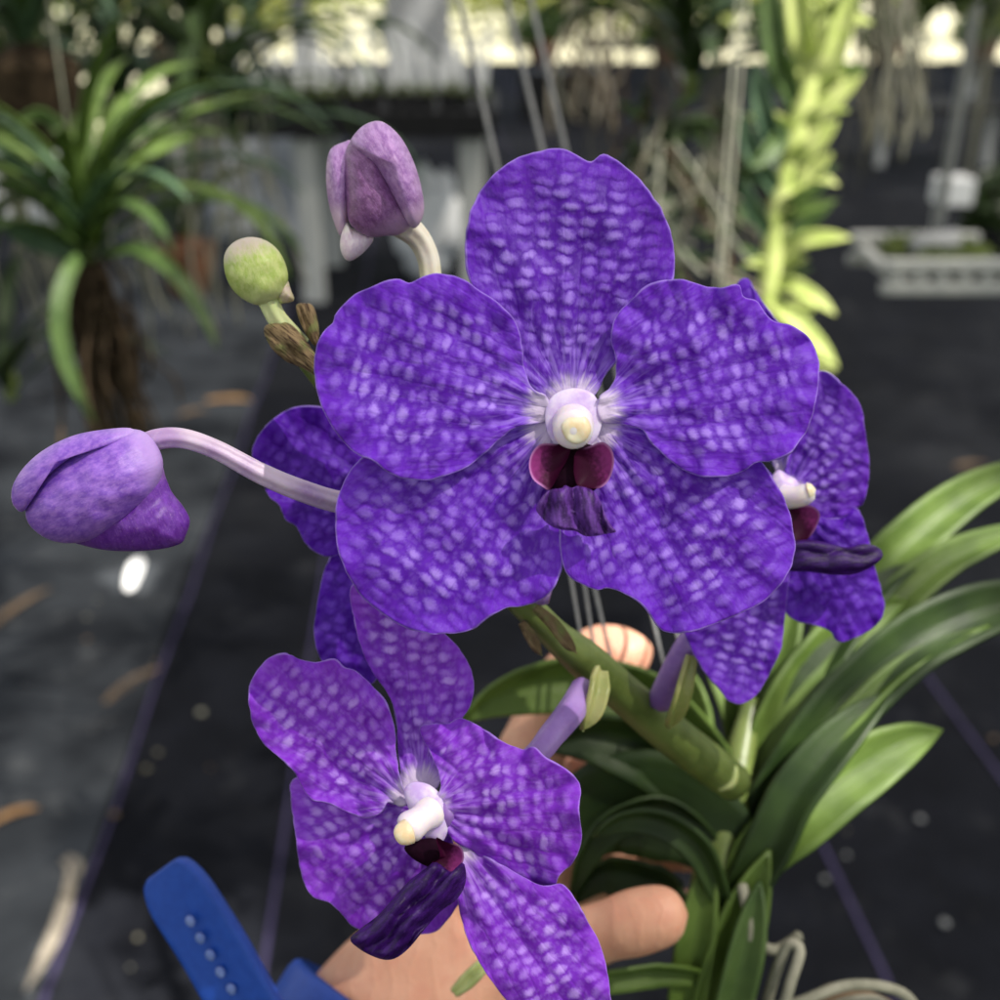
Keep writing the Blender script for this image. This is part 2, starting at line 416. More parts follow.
def leaf_mat(name, a, b, tr=.12, rough=.42, tcol=(.22, .34, .03)):
    m = NT(name); uv = m.uv(); n0 = m.noise(m.pos(), 60, 3)
    n1 = m.noise(m.scale(uv, (2, 60, 1)), 1.0, 3); c = m.mix(m.ss(n0, .3, .7), a, b)
    c = m.mix(m.ss(n1, .4, .7, 0, .3), c, b)
    sx = m.t.nodes.new('ShaderNodeSeparateXYZ'); m.t.links.new(uv, sx.inputs[0])
    rib = m.ss(m.math('ABSOLUTE', m.math('SUBTRACT', sx.outputs[1], .5)), .0, .03, .5, 0)
    c = m.mix(rib, c, (a[0]*.5, a[1]*.5, a[2]*.5))
    return m.surf(c, rough, .30, m.math('ADD', n1, m.math('MULTIPLY', n0, .8)), .4, .0008, transl=tr, tcol=m.mix(.5, c, tcol))
M_LEAF = leaf_mat('orchid_leaf', (.050, .088, .014), (.105, .165, .034))
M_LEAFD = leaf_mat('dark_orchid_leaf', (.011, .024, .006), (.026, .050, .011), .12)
M_LEAFG = leaf_mat('greenhouse_leaf', (.038, .075, .020), (.085, .14, .040), .25)
M_LEAFSUN = leaf_mat('sunlit_leaf', (.38, .48, .11), (.60, .65, .26), .30, tcol=(.7, .8, .2))  # sunlight put into the colour: much brighter, yellower copy of the leaf green
M_LEAFB = leaf_mat('blue_green_leaf', (.035, .075, .040), (.08, .14, .075), .15)
M_ROOT = simple_mat('grey_root', (.16, .16, .12), (.30, .29, .23), 90, .8, .2, .5, .001)
M_ROOTG = simple_mat('dull_root', (.07, .068, .05), (.17, .16, .12), 60, .85, .1, .5, .001)
M_ROOTB = simple_mat('brown_root', (.020, .014, .009), (.075, .052, .032), 90, .9, .1, .6, .002)
M_WIRE = simple_mat('hanger_wire', (.11, .115, .12), (.18, .18, .18), 200, .5, .3, .1)
M_ROD = simple_mat('galvanised_rod', (.15, .16, .165), (.22, .22, .22), 60, .45, .5, .2)
M_STRING = simple_mat('pale_string', (.20, .21, .16), (.30, .30, .24), 200, .7, .2, .3)
def skin_mat():
    m = NT('skin'); v = m.pos(); n0 = m.noise(v, 40, 4); n1 = m.noise(v, 420, 5, .7)
    c = m.mix(m.ss(n0, .3, .7), (.52, .26, .17), (.62, .34, .235))
    c = m.mix(m.ss(m.noise(v, 150, 3), .4, .7, 0, .35), c, (.50, .19, .13))
    cw = m.n('TexWave', {'Vector': v, 'Scale': 55.0, 'Distortion': 6.0, 'Detail': 3.0, 'Detail Scale': 2.0}, out=1)
    n1 = m.math('ADD', n1, m.math('MULTIPLY', m.ss(cw, .35, .0), .5))
    b = m.surf(c, .5, .35, n1, .4, .0005, sss=.25); return b
M_SKIN = skin_mat()
M_NAIL = simple_mat('nail', (.66, .42, .34), (.72, .50, .42), 200, .3, .5, .1)
M_STRAP = simple_mat('blue_rubber', (.007, .050, .33), (.010, .062, .38), 400, .48, .4, .15)
M_HOLE = simple_mat('strap_hole', (.10, .16, .42), (.16, .22, .50), 120, .6, .3, .1)
def mat_ground():
    m = NT('woven_weed_mat'); v = m.pos()
    n0 = m.noise(v, .9, 5, .6); n1 = m.noise(v, 6, 5, .65); n2 = m.noise(v, 45, 4, .7)
    wv = m.n('TexWave', {'Vector': v, 'Scale': 110.0, 'Distortion': 1.0}, bands_direction='X', out=1)
    wv2 = m.n('TexWave', {'Vector': v, 'Scale': 110.0, 'Distortion': 1.0}, bands_direction='Y', out=1)
    c = m.mix(m.ss(n1, .35, .7), (.0040, .0045, .0068), (.0095, .0105, .0145))
    c = m.mix(m.ss(n0, .48, .75, 0, .5), c, (.050, .053, .060))
    c = m.mix(m.ss(m.noise(v, 3.5, 6, .7), .56, .74, 0, .5), c, (.060, .062, .066))
    c = m.mix(m.ss(n2, .62, .78, 0, .45), c, (.10, .095, .085))
    h = m.math('ADD', m.math('MULTIPLY', m.math('MULTIPLY', wv, wv2), .3), n1)
    return m.surf(c, m.ss(n1, .3, .7, .75, 1.0), .07, h, .5, .006)
M_MAT = mat_ground()
def mat_dusty():
    m = NT('dusty_weed_mat'); v = m.pos()
    n0 = m.noise(v, 2.2, 5, .6); n1 = m.noise(v, 9, 5, .7)
    c = m.mix(m.ss(n0, .32, .7), (.011, .0125, .0155), (.052, .058, .066))
    c = m.mix(m.ss(n1, .55, .75, 0, .5), c, (.13, .135, .14))
    return m.surf(c, .95, .04, n1, .5, .006)
M_DUST = mat_dusty()
M_THREAD = simple_mat('purple_thread', (.030, .024, .065), (.050, .040, .10), 30, .7, .2, .2)
M_YARD = simple_mat('sandy_yard', (.44, .42, .27), (.64, .60, .42), .7, .9, .1, .4, .02)
M_GRASSG = simple_mat('lawn', (.14, .17, .04), (.26, .28, .09), 1.2, .9, .1, .4, .02)
M_HEDGE = simple_mat('hedge_leaf', (.14, .17, .03), (.34, .36, .09), 1.5, .6, .3, .2, transl=.3)
M_DRY = simple_mat('dry_leaf', (.10, .07, .045), (.20, .14, .09), 40, .8, .2, .4, .002)
M_DRYP = simple_mat('pale_dry_leaf', (.15, .13, .10), (.36, .32, .26), 40, .8, .2, .4, .002)
M_ORNG = simple_mat('orange_dry_leaf', (.26, .14, .06), (.42, .26, .12), 40, .7, .2, .4, .002)
M_WHITE = simple_mat('white_plastic', (.70, .71, .72), (.80, .80, .80), 12, .5, .4, .2)
M_GWOOD = simple_mat('grey_painted_wood', (.34, .35, .34), (.50, .50, .47), 14, .7, .2, .4, .003, stretch=(1, 1, .1))
M_BLACK = simple_mat('black_plastic', (.004, .004, .005), (.010, .010, .011), 30, .6, .2, .2)
M_MOSS = simple_mat('moss', (.05, .075, .02), (.13, .16, .05), 60, .9, .1, .8, .01)
M_TERRA = simple_mat('terracotta', (.13, .055, .030), (.22, .10, .06), 30, .8, .2, .3)
M_SHEET = simple_mat('pale_plastic_sheet', (.22, .24, .27), (.40, .42, .45), 5, .45, .4, .6, .02)
M_CONC = simple_mat('concrete', (.26, .27, .28), (.38, .38, .38), 9, .85, .2, .4, .004)
def cloth_mat():
    m = NT('shade_cloth')
    tr = m.n('BsdfTransparent', {'Color': (.52, .51, .49, 1)}); tl = m.n('BsdfTranslucent', {'Color': (.62, .60, .57, 1)})
    df = m.n('BsdfDiffuse', {'Color': (.12, .12, .11, 1)})
    a = m.n('MixShader', {0: .35, 1: tl, 2: df}); b = m.n('MixShader', {0: .42, 1: a, 2: tr})
    m.t.links.new(b, m.out.inputs[0]); return m.m
M_CLOTH = cloth_mat()

# ============================================================ SETTING
def sheet(name, pts, z, mat, kind='structure', parent=None, **kw):
    return mk(name, [(p[0], p[1], z) for p in pts], [tuple(range(len(pts)))], mat, parent, smooth=False, kind=kind, **kw)
sheet('ground', [(-120, -60), (120, -60), (120, 220), (-120, 220)], -.008, M_GRASSG)
sheet('yard', [(-60, 17.5), (60, 17.5), (60, 42), (-60, 42)], -.004, M_YARD)
sheet('yard', [(-30, 10), (-3.0, 10), (-3.6, 18.7), (-30, 18.7)], .004, M_YARD)
sheet('floor', [(-9, -5), (9, -5), (9, 18.6), (-9, 18.6)], 0, M_MAT)
# dusty overlapping strip of weed mat along the left, edge runs to the same vanishing point as the threads
VPd = (FW + (415-500)/F*RT + (550)/F*UP); VPd.z = 0; VPd.normalize(); SDv = Vector((VPd.y, -VPd.x, 0))
e0 = G(58, 940); 
def along(p, a, b): return p+VPd*a+SDv*b
V, Fs = [], []
NS_ = 60
for i in range(NS_+1):
    a = -1.2+i*(11.0/NS_)
    wob = .035*noise.noise(Vector((a*1.3, 3, 0)))
    for q, (off, z) in enumerate(((0, .001), (-.015, .007), (-1.15, .006), (-1.17, .001))):
        p = along(e0, a, off+(wob if q < 2 else 0)); V.append((p.x, p.y, z))
for i in range(NS_):
    for q in range(3):
        a = i*4+q; Fs.append((a, a+1, a+5, a+4))
mk('ground_cloth_strip', V, Fs, M_DUST, kind='structure')
# coloured marker threads woven into the mat
for i, (px, py) in enumerate([(75, 920), (272, 915), (850, 905), (965, 730)]):
    p = G(px, py); V, Fs = [], []
    a0, a1 = -1.0, 16.0; hw = .0038
    for k in range(41):
        a = a0+(a1-a0)*k/40; wob = .004*sin(a*7+i)
        for s_ in (-1, 1):
            q = along(p, a, s_*hw+wob); V.append((q.x, q.y, .0045))
    for k in range(40): Fs.append((2*k, 2*k+1, 2*k+3, 2*k+2))
    mk('mat_thread', V, Fs, M_THREAD, kind='structure')

# shade-cloth roof: woven cloth on pipes with gaps added to aim sun patches
ZR = 2.7
def roof_hit(p): return p + SUN*((ZR-p.z)/SUN.z)
holes = []
def lit(px, py, d, r, ry=None): 
    h = roof_hit(P(px, py, d)); holes.append((h.x, h.y, r, ry or r))
LITS = [(618, 648, .362, .016, .018), (850, 775, .339, .034, .018), (905, 620, .349, .026, .014), (950, 520, .392, .034, .014), (700, 725, .355, .012, .012), (800, 640, .36, .014, .012),
        (80, 330, 1.0, .05, .06), (75, 160, 1.0, .07, .06), (150, 110, 1.05, .06, .07),
        (800, 60, 1.05, .19, .16), (785, 180, 1.05, .17, .12), (775, 300, 1.05, .16, .14), (840, 250, 1.05, .09, .09), (830, 360, 1.05, .08, .08)]
_g = G(136, 578); _h = _g+SUN*(ZR/SUN.z); holes.append((_h.x, _h.y, .07, .09))
for a in LITS: lit(*a)
for _ in range(26):
    holes.append((random.uniform(-2.2, 3.5), random.uniform(3.0, 12), random.uniform(.05, .16), random.uniform(.04, .12)))
V, Fs = [], []
def roofgrid(x0, x1, y0, y1, st):
    nx = round((x1-x0)/st); ny = round((y1-y0)/st); b = len(V)
    for j in range(ny+1):
        for i in range(nx+1):
            V.append((x0+i*st, y0+j*st, ZR+.03*sin(i*st*2)*0))
    for j in range(ny):
        for i in range(nx):
            cx, cy = x0+(i+.5)*st, y0+(j+.5)*st
            if any(((cx-h[0])/h[2])**2+((cy-h[1])/h[3])**2 < 1+.5*noise.noise(Vector((cx*25, cy*25, 0))) for h in holes): continue
            a = b+j*(nx+1)+i; Fs.append((a, a+1, a+nx+2, a+nx+1))
fx0, fx1, fy0, fy1 = 0.0, 1.6, -.8, 1.2
roofgrid(fx0, fx1, fy0, fy1, .01)
roofgrid(-9.0, fx0, -5.0, 9.52, .06); roofgrid(-1.92, fx0, 9.52, 17.98, .06); roofgrid(fx1, 8.98, -5.0, 17.98, .06)
roofgrid(fx0, fx1, -5.0, fy0, .05); roofgrid(fx0, fx1, fy1, 18.0, .05)
rf = thing('shade_roof', (0, 4, ZR), 'grey woven shade cloth stretched over pipes above the nursery floor', 'shade roof')
mk('shade_cloth', V, Fs, M_CLOTH, rf, smooth=False)
for x in (-4.5, 4.5): tube('roof_pipe', [(x, -5, ZR-.05), (x, 18, ZR-.05)], .025, M_ROD, rf)
for x, y in ((-4.5, 18), (4.5, 18)): tube('roof_post', [(x, y, 0), (x, y, ZR-.05)], .035, M_ROD, rf)

# hedge and shrubs beyond the yard
def leafcloud(name, blobs, n, ls, mat, parent=None, seed=0, **kw):
    rnd = random.Random(seed); V, Fs = [], []
    for _ in range(n):
        c, r = rnd.choice(blobs)
        d = Vector((rnd.gauss(0, 1), rnd.gauss(0, 1), rnd.gauss(0, 1))).normalized()*(rnd.random()**.45)
        p = Vector((c[0]+d.x*r[0], c[1]+d.y*r[1], c[2]+d.z*r[2]))
        if p.z < .02: p.z = .02+rnd.random()*.1
        a = Vector((rnd.uniform(-1, 1), rnd.uniform(-1, 1), rnd.uniform(-1, 1))).normalized(); b = a.orthogonal().normalized()
        l = ls*rnd.uniform(.6, 1.4); k = len(V)
        V += [p-a*l*.5, p+b*l*.22, p+a*l*.5, p-b*l*.22]; Fs.append((k, k+1, k+2, k+3))
    return mk(name, V, Fs, mat, parent, smooth=False, **kw)
def shrub(x, y, w_, h, n, seed, label, cat='bush', mat=None, ls=.22):
    t = thing('bush', (x, y, 0), label, cat, 'bushes beyond the bright yard')
    rnd = random.Random(seed)
    bl = [((x+rnd.uniform(-.5, .5)*w_, y+rnd.uniform(-.4, .4)*w_*.5, h*rnd.uniform(.3, .75)), (w_*.3, w_*.22, h*.33)) for _ in range(7)]
    leafcloud('foliage', bl, n, ls, mat or M_HEDGE, t, seed)
    for k in range(3): tube('branch', [(x+.1*k, y, 0), (x+(k-1)*w_*.2, y+.1, h*.6)], [.06, .02], M_ROOTB, t)
yy = 23.5
LB = ['low yellow green bush beyond the yard at the far left, behind the hanging leaves', 'bush beyond the yard behind the tray bench, left of the concrete pillar', 'bush beyond the yard right of the concrete pillar',
      'bush beyond the yard behind the hanger wires', 'bush beyond the yard above the right of the big violet flower', 'far right bush beyond the yard behind the steel rod']
for i, x in enumerate((-10, -5.6, -1.5, 2.3, 6.3, 10.6)):
    shrub(x, yy+random.uniform(-2, 4), 4.5, random.uniform(1.6, 3.0), 2600, i, LB[i])

for i, (x, lb) in enumerate(((.6, 'small potted shrub at the edge of the bright yard behind the hanger wires'), (2.4, 'small potted shrub at the yard edge above the upper sepal'), (4.0, 'small potted shrub at the yard edge left of the sunlit orchid'),
                             (5.6, 'small potted shrub at the yard edge right of the sunlit orchid'), (7.0, 'small potted shrub at the yard edge near the steel rod'), (-1.4, 'small potted shrub at the yard edge behind the tray bench'))):
    t = thing('potted_shrub', (x, 18.2, 0), lb, 'potted shrub', 'potted shrubs along the yard edge')
    V, Fs = tube_geo([(x, 18.2, 0), (x, 18.2, .15), (x, 18.2, .3)], [.16, .20, .22], 16); mk('plant_pot', V, Fs, M_TERRA, t)
    leafcloud('foliage', [((x+.2*k, 18.2, .5+.08*k), (.35, .3, .28)) for k in (-1, 0, 1)], 900, .13, M_LEAFG, t, 40+i)
    tube('stem', [(x, 18.2, .28), (x+.03, 18.2, .6)], [.02, .01], M_ROOTB, t)
# ------------------------------------------------------------ tray bench with seedling tags
bx0, bx1, by0, by1, bz = -1.27, -.03, 5.35, 6.2, .84
t = thing('bench', ((bx0+bx1)/2, (by0+by1)/2, 0), 'potting bench with black tray top and pale grey legs', 'bench')
boxes('tray_top', [(((bx0+bx1)/2, (by0+by1)/2, bz-.02), (bx1-bx0, by1-by0, .035)), (((bx0+bx1)/2, by0, bz-.03), (bx1-bx0+.02, .03, .11)), (((bx0+bx1)/2, by1, bz-.03), (bx1-bx0+.02, .03, .11)),
                   ((bx0, (by0+by1)/2, bz-.03), (.03, by1-by0-.05, .11)), ((bx1, (by0+by1)/2, bz-.03), (.03, by1-by0-.05, .11))], M_BLACK, t)
for x, y in ((-.87, by0+.07), (-.13, by0+.07), (-.87, by1-.07), (-.13, by1-.07)):
    boxes('leg', [((x, y, (bz-.1)/2), (.10, .06, bz-.1))], M_GWOOD, t)
rnd = random.Random(5)
for i in range(15):
    for j in range(2):
        x = bx0+.06+i*.080+rnd.uniform(-.015, .015); y = by0+.18+j*.32+rnd.uniform(-.05, .05)
        s_ = thing('seedling_pot', (x, y, bz), 'black pot of moss with a tall white plant tag on the tray bench', 'pot', 'tagged seedling pots on the tray bench')
        V, Fs = tube_geo([(x, y, bz), (x, y, bz+.05), (x, y, bz+.075)], [.025, .032, .034], 10); mk('pot', V, Fs, M_BLACK, s_)
        leafcloud('moss', [((x, y, bz+.085), (.034, .034, .03))], 40, .03, M_MOSS, s_, i*3+j)
        an = rnd.uniform(-.25, .25); h = rnd.uniform(.14, .30)
        c = Vector((x+sin(an)*h*.5, y, bz+.07+h*.5)); from_ = c
        import mathutils
        boxes('tag', [(c, (.030, .003, h), mathutils.Euler((0, an, 0)).to_matrix())], M_WHITE, s_, bev=0)
# crumpled white bag under the bench
bgp = G(430, 262); b_c = Vector((bgp.x+.02, 5.9, .26))
V, Fs = [], []
for i in range(17):
    th = pi*i/16
    for k in range(24):
        ph = 2*pi*k/24; d = Vector((sin(th)*cos(ph), sin(th)*sin(ph), cos(th)))
        r = 1+.35*noise.noise(d*2.3)+.15*noise.noise(d*6)
        V.append(b_c+Vector((d.x*.17*r, d.y*.14*r, d.z*.26*r)))
for i in range(16):
    for k in range(24): Fs.append((i*24+k, i*24+(k+1) % 24, (i+1)*24+(k+1) % 24, (i+1)*24+k))
mk('sack', V, Fs, M_WHITE, loc=(b_c.x, b_c.y, 0), label='crumpled white sack standing under the tray bench', cat='sack')
# pale sheet of plastic behind / left of bench
def drape(name, x0, x1, y, z0, z1, mat, seed, **kw):
    V, Fs = [], []; nx, nz = 40, 14
    for j in range(nz+1):
        for i in range(nx+1):
            x = x0+(x1-x0)*i/nx; z = z0+(z1-z0)*j/nz
            V.append((x, y+.05*sin(x*14+seed)+.08*noise.noise(Vector((x*3, z*3, seed))), z+(.03*sin(x*5+seed) if j == nz else 0)))
    for j in range(nz):
        for i in range(nx): a = j*(nx+1)+i; Fs.append((a, a+1, a+nx+2, a+nx+1))
    return solid(mk(name, V, Fs, mat, loc=((x0+x1)/2, y, z0), **kw), .004)
drape('plastic_sheet', -1.62, -.96, 6.7, .01, .78, M_SHEET, 1, label='pale grey plastic sheet hanging just left of the tray bench', cat='plastic sheet')
drape('plastic_sheet', -3.4, -2.15, 6.0, .25, .80, M_WHITE, 4, label='white plastic sheet behind the hanging plants at the far left', cat='plastic sheet')
# concrete pillar + dark post near roof edge
boxes('pillar', [((-.72, 11.2, 1.35), (.56, .40, 2.7))], M_CONC, label='wide pale concrete pillar in the background behind the tray bench', cat='pillar', bev=.01, loc=(-.72, 11.2, 0))
tube('post', [(-1.74, 11, 0), (-1.74, 11, 2.7)], .09, M_ROD, loc=(-1.74, 11, 0), label='dark steel post in the background left of the concrete pillar', cat='post')
boxes('crate', [((.62, 12.2, .22), (.85, .5, .44))], M_BLACK, label='black crate in the background near the hanger wires', cat='crate', loc=(.62, 12.2, 0))
# dark benches further back left
t = thing('bench', (-3.4, 8.6, 0), 'long dark slatted bench far back on the left, behind the hanging plants', 'bench')
boxes('bench_top', [((-3.4, 8.6, .8), (2.6, .9, .09))], M_BLACK, t)
for x in (-4.6, -3.4, -2.2): boxes('leg', [((x, 8.3, .37), (.07, .07, .74))], M_GWOOD, t)

# ------------------------------------------------------------ litter on the floor
def litter(name, e, wd, mat, label, cat, curl=.01, lift=.004, group='dry litter on the floor', z=0.0):
    a_, b_ = G(e[0], e[1]), G(e[2], e[3]); p = (a_+b_)/2; ln = (b_-a_).length; d = (b_-a_).normalized(); n = Vector((-d.y, d.x, 0))
    pts = [p+d*ln*(k/6-.5)+n*min(curl, .006)*sin(k/6*pi)*2+Vector((0, 0, lift+z+curl*.3*(k/6-.5)**2*4)) for k in range(7)]
    V, Fs, U = leaf_geo(pts, wd, n, .35, NS=14, NC=4)
    o = mk(name, V, Fs, mat, loc=p, uvs=U, label=label, cat=cat, group=group); return solid(o, .0018)
litter('dry_leaf', (-8, 830, 40, 813), .020, M_ORNG, 'short tan dry leaf lying flat at the left edge of the picture', 'dry leaf', z=.006)
litter('dry_leaf', (72, 880, 26, 995), .026, M_DRYP, 'long pale shrivelled leaf lying in the lower left corner', 'dry leaf', .012)
litter('dry_leaf', (66, 862, 70, 885), .030, M_DRYP, 'small pale knotted scrap touching the top of the long shrivelled leaf', 'dry leaf', .012)
litter('dry_leaf', (207, 404, 252, 402), .045, M_ORNG, 'bright tan dry leaf on the floor left of the rear violet petal', 'dry leaf')
litter('dry_leaf', (180, 418, 208, 412), .035, M_DRY, 'dull brown dry leaf just left of the bright tan one', 'dry leaf')
litter('dry_leaf', (106, 706, 160, 670), .024, M_DRY, 'thin brown dry leaf slanting above the purple thread', 'dry leaf')
litter('dry_leaf', (-10, 634, 52, 592), .026, M_DRY, 'dark brown twig like leaf at the left edge below the big bud', 'dry leaf', z=.006)
litter('dry_leaf', (955, 470, 988, 466), .03, M_DRY, 'brown dry leaf on the dark floor near the right edge', 'dry leaf')
litter('plant_label', (130, 594, 141, 560), .040, M_WHITE, 'small bright white plant label lying on the floor under the big bud', 'plant label', 0, .004, group=None, z=.006)
rnd = random.Random(9)
for i in range(26):
    px = rnd.choice([rnd.gauss(120, 35), rnd.uniform(20, 300), rnd.uniform(820, 1000)]); py = rnd.uniform(430, 990)
    p = G(px, py); r = rnd.uniform(.003, .009); V, Fs = [], []
    for a in range(7):
        for b in range(9):
            th = pi*a/6; ph = 2*pi*b/9; d = Vector((sin(th)*cos(ph), sin(th)*sin(ph), cos(th)))
            V.append(p+Vector((0, 0, r*.5+.004))+Vector((d.x, d.y, d.z*.5))*r*(1+.5*noise.noise(d*2+Vector((i, 0, 0)))))
    for a in range(6):
        for b in range(9): Fs.append((a*9+b, a*9+(b+1) % 9, (a+1)*9+(b+1) % 9, (a+1)*9+b))
    mk('bark_chip', V, Fs, rnd.choice([M_DRY, M_ROD, M_ROOTG, M_ROOTG, M_ROOT]), loc=p, label='tiny chip of bark or gravel scattered on the black floor mat', cat='bark chip', group='bark chips on the floor mat')

# ------------------------------------------------------------ background hanging plants
def wleaf(p0, az, length, droop, wid, mat, parent, rise=.6, fold=.25, twist=0.0, name='leaf'):
    d = Vector((cos(az), sin(az), 0)); pts = []; p = Vector(p0); el = rise; n = 7
    for k in range(n):
        pts.append(p.copy()); p = p+(d*cos(el)+Vector((0, 0, sin(el))))*length/(n-1); el -= droop/(n-1)*(0.5+k/(n-1)*1.0)
    sd = Vector((-d.y, d.x, 0)); sd = (sd*cos(twist)+Vector((0, 0, 1))*sin(twist))
    V, Fs, U = leaf_geo(pts, wid, sd, fold, NS=18, NC=4)
    return solid(mk(name, V, Fs, mat, parent, uvs=U), .001)
def hroots(parent, p, n, ln, spread, mat, seed, r=.0025):
    rnd = random.Random(seed)
    for i in range(n):
        q = Vector(p)+Vector((rnd.uniform(-1, 1), rnd.uniform(-1, 1), 0))*spread*.3; pts = [q.copy()]; dx, dy = rnd.gauss(0, .25), rnd.gauss(0, .25)
        L = ln*rnd.uniform(.4, 1)
        for k in range(6):
            q = q+Vector((dx*L/6+rnd.gauss(0, .006), dy*L/6+rnd.gauss(0, .006), -L/6)); pts.append(q.copy()); dx *= .7; dy *= .7
        tube('root', pts, r*rnd.uniform(.6, 1.1), mat, parent, seg=6, n=18)
def hplant(px, py, d, stem_h, nleaf, ll, ww, droop, mats, label, seed, az0=0.0, rootn=8, rootl=.3, root_mat=None, tilt=0.0, name='hanging_orchid', rise=.7, azj=.5, basket=None, group='orchids hanging in the nursery', spiral=False, string=True):
    rnd = random.Random(seed); p = P(px, py, d)
    t = thing(name, p, label, 'hanging plant', group)
    top = p+Vector((tilt*stem_h, 0, stem_h))
    tube('stem', [p, (p+top)/2+Vector((.005, .005, 0)), top], [ww*.32, ww*.35, ww*.2], M_STEM, t)
    for i in range(nleaf):
        f = (i+.5)/nleaf; az = az0+(pi if i % 2 else 0)+rnd.uniform(-azj, azj)
        if spiral: az = i*2.4+rnd.uniform(-.3, .3)
        wleaf(p+(top-p)*f, az, ll*rnd.uniform(.7, 1.15)*(1-.25*f), droop*rnd.uniform(.7, 1.25)*(1-.45*f), ww*rnd.uniform(.8, 1.1), rnd.choice(mats), t, rise=rise*rnd.uniform(.7, 1.2)+.35*f, twist=rnd.uniform(-.3, .3))
    if rootn: hroots(t, p, rootn, rootl, .05, root_mat or M_ROOT, seed+1)
    if basket: tube('basket', [p+Vector((0, 0, -.085)), p+Vector((0, 0, -.04)), p], [.028, .045, .05], basket, t, n=10)
    if string: tube('hanger_string', [top, Vector((top.x, top.y, ZR-.02))], .0011, M_STRING, t, seg=6)
    return t
hplant(88, 262, 1.05, .06, 34, .27, .017, 2.4, [M_LEAFG, M_LEAFG, M_LEAFB, M_LEAF], 'leafy hanging orchid with bright arching leaves at the left', 3, rootn=60, rootl=.20, root_mat=M_ROOTB, spiral=True)
hplant(205, 95, 1.5, .10, 26, .36, .020, 2.6, [M_LEAFG, M_LEAFD], 'dark hanging orchid with long drooping leaves right of the leafy one', 7, rootn=10, rootl=.3, spiral=True, root_mat=M_ROOT)
hplant(30, 60, 1.25, .05, 16, .28, .022, 2.4, [M_LEAFD, M_LEAFG, M_LEAFB], 'hanging plant rooted in a dark brown husk basket in the top left corner', 12, rootn=24, rootl=.12, root_mat=M_ROOTB, spiral=True, basket=M_ROOTB, name='hanging_basket')
hplant(185, 40, 1.9, .10, 18, .36, .022, 2.6, [M_LEAFG, M_LEAFB], 'blue green hanging orchid behind the top left basket', 17, rootn=8, rootl=.35, spiral=True, basket=M_TERRA)
hplant(10, 400, 1.5, .05, 9, .24, .022, 2.0, [M_LEAFD], 'dark low plant at the left edge below the leafy orchid', 21, rootn=0, spiral=True, string=False)
hplant(250, 30, 2.3, .10, 14, .36, .026, 2.5, [M_LEAFG, M_LEAFB], 'farther hanging orchid above the left end of the tray bench', 22, rootn=6, rootl=.35, spiral=True)
hplant(185, 245, 2.0, .05, 14, .28, .020, 2.3, [M_LEAFG, M_LEAFD, M_LEAFB], 'small hanging orchid in a clay pot behind the leafy one', 31, rootn=6, rootl=.22, spiral=True, basket=M_TERRA)
for _a in ((5, 110, 1.5, 61, 'leafy hanging orchid between the husk basket and the clay potted one'), (160, 15, 1.7, 62, 'dark arching orchid at the top edge above the clay pot'), (235, 150, 1.8, 63, 'thin leaved orchid just left of the bench legs'), (45, 10, 2.2, 91, 'far thin leaved orchid in the top left corner behind the husk basket'), (115, 30, 2.5, 92, 'far thin leaved orchid at the top edge over the leafy one'), (75, 95, 2.8, 93, 'farthest thin leaved orchid seen above the crown of the leafy one'), (20, 215, 1.7, 64, 'hanging orchid at the left edge beside the leafy one'), (130, 165, 1.6, 65, 'narrow leaved orchid directly behind the crown of the leafy one')):
    hplant(_a[0], _a[1], _a[2], .12, 28, .32, .017, 2.5, [M_LEAFG, M_LEAFD, M_LEAFB], _a[4], _a[3], rootn=8, rootl=.3, spiral=True)
# explicit arching leaves of the left plant (readable in the photo)
LP_ = [o for o in COL.objects if o.name == 'hanging_orchid'][0]
pleaf('leaf', [(95, 255, 1.04), (75, 262, 1.0), (60, 300, .98), (62, 350, .98), (82, 400, .99), (97, 425, 1.0)], 17, M_LEAFG, LP_, roll=(.2, .4))
pleaf('leaf', [(100, 255, 1.04), (135, 250, 1.0), (170, 270, .98), (200, 310, .98), (218, 350, .98)], 17, M_LEAFG, LP_, roll=(.4, .5))
pleaf('leaf', [(92, 245, 1.05), (80, 200, 1.02), (70, 150, 1.0), (45, 115, 1.0), (10, 125, 1.0)], 20, M_LEAFG, LP_, roll=(.2, .6))
pleaf('leaf', [(96, 245, 1.05), (110, 190, 1.02), (105, 140, 1.0), (120, 95, 1.0)], 20, M_LEAF, LP_, roll=(.2, .6))
pleaf('leaf', [(88, 255, 1.05), (40, 240, 1.03), (0, 225, 1.0)], 24, M_LEAFB, LP_, roll=(.2, .6))

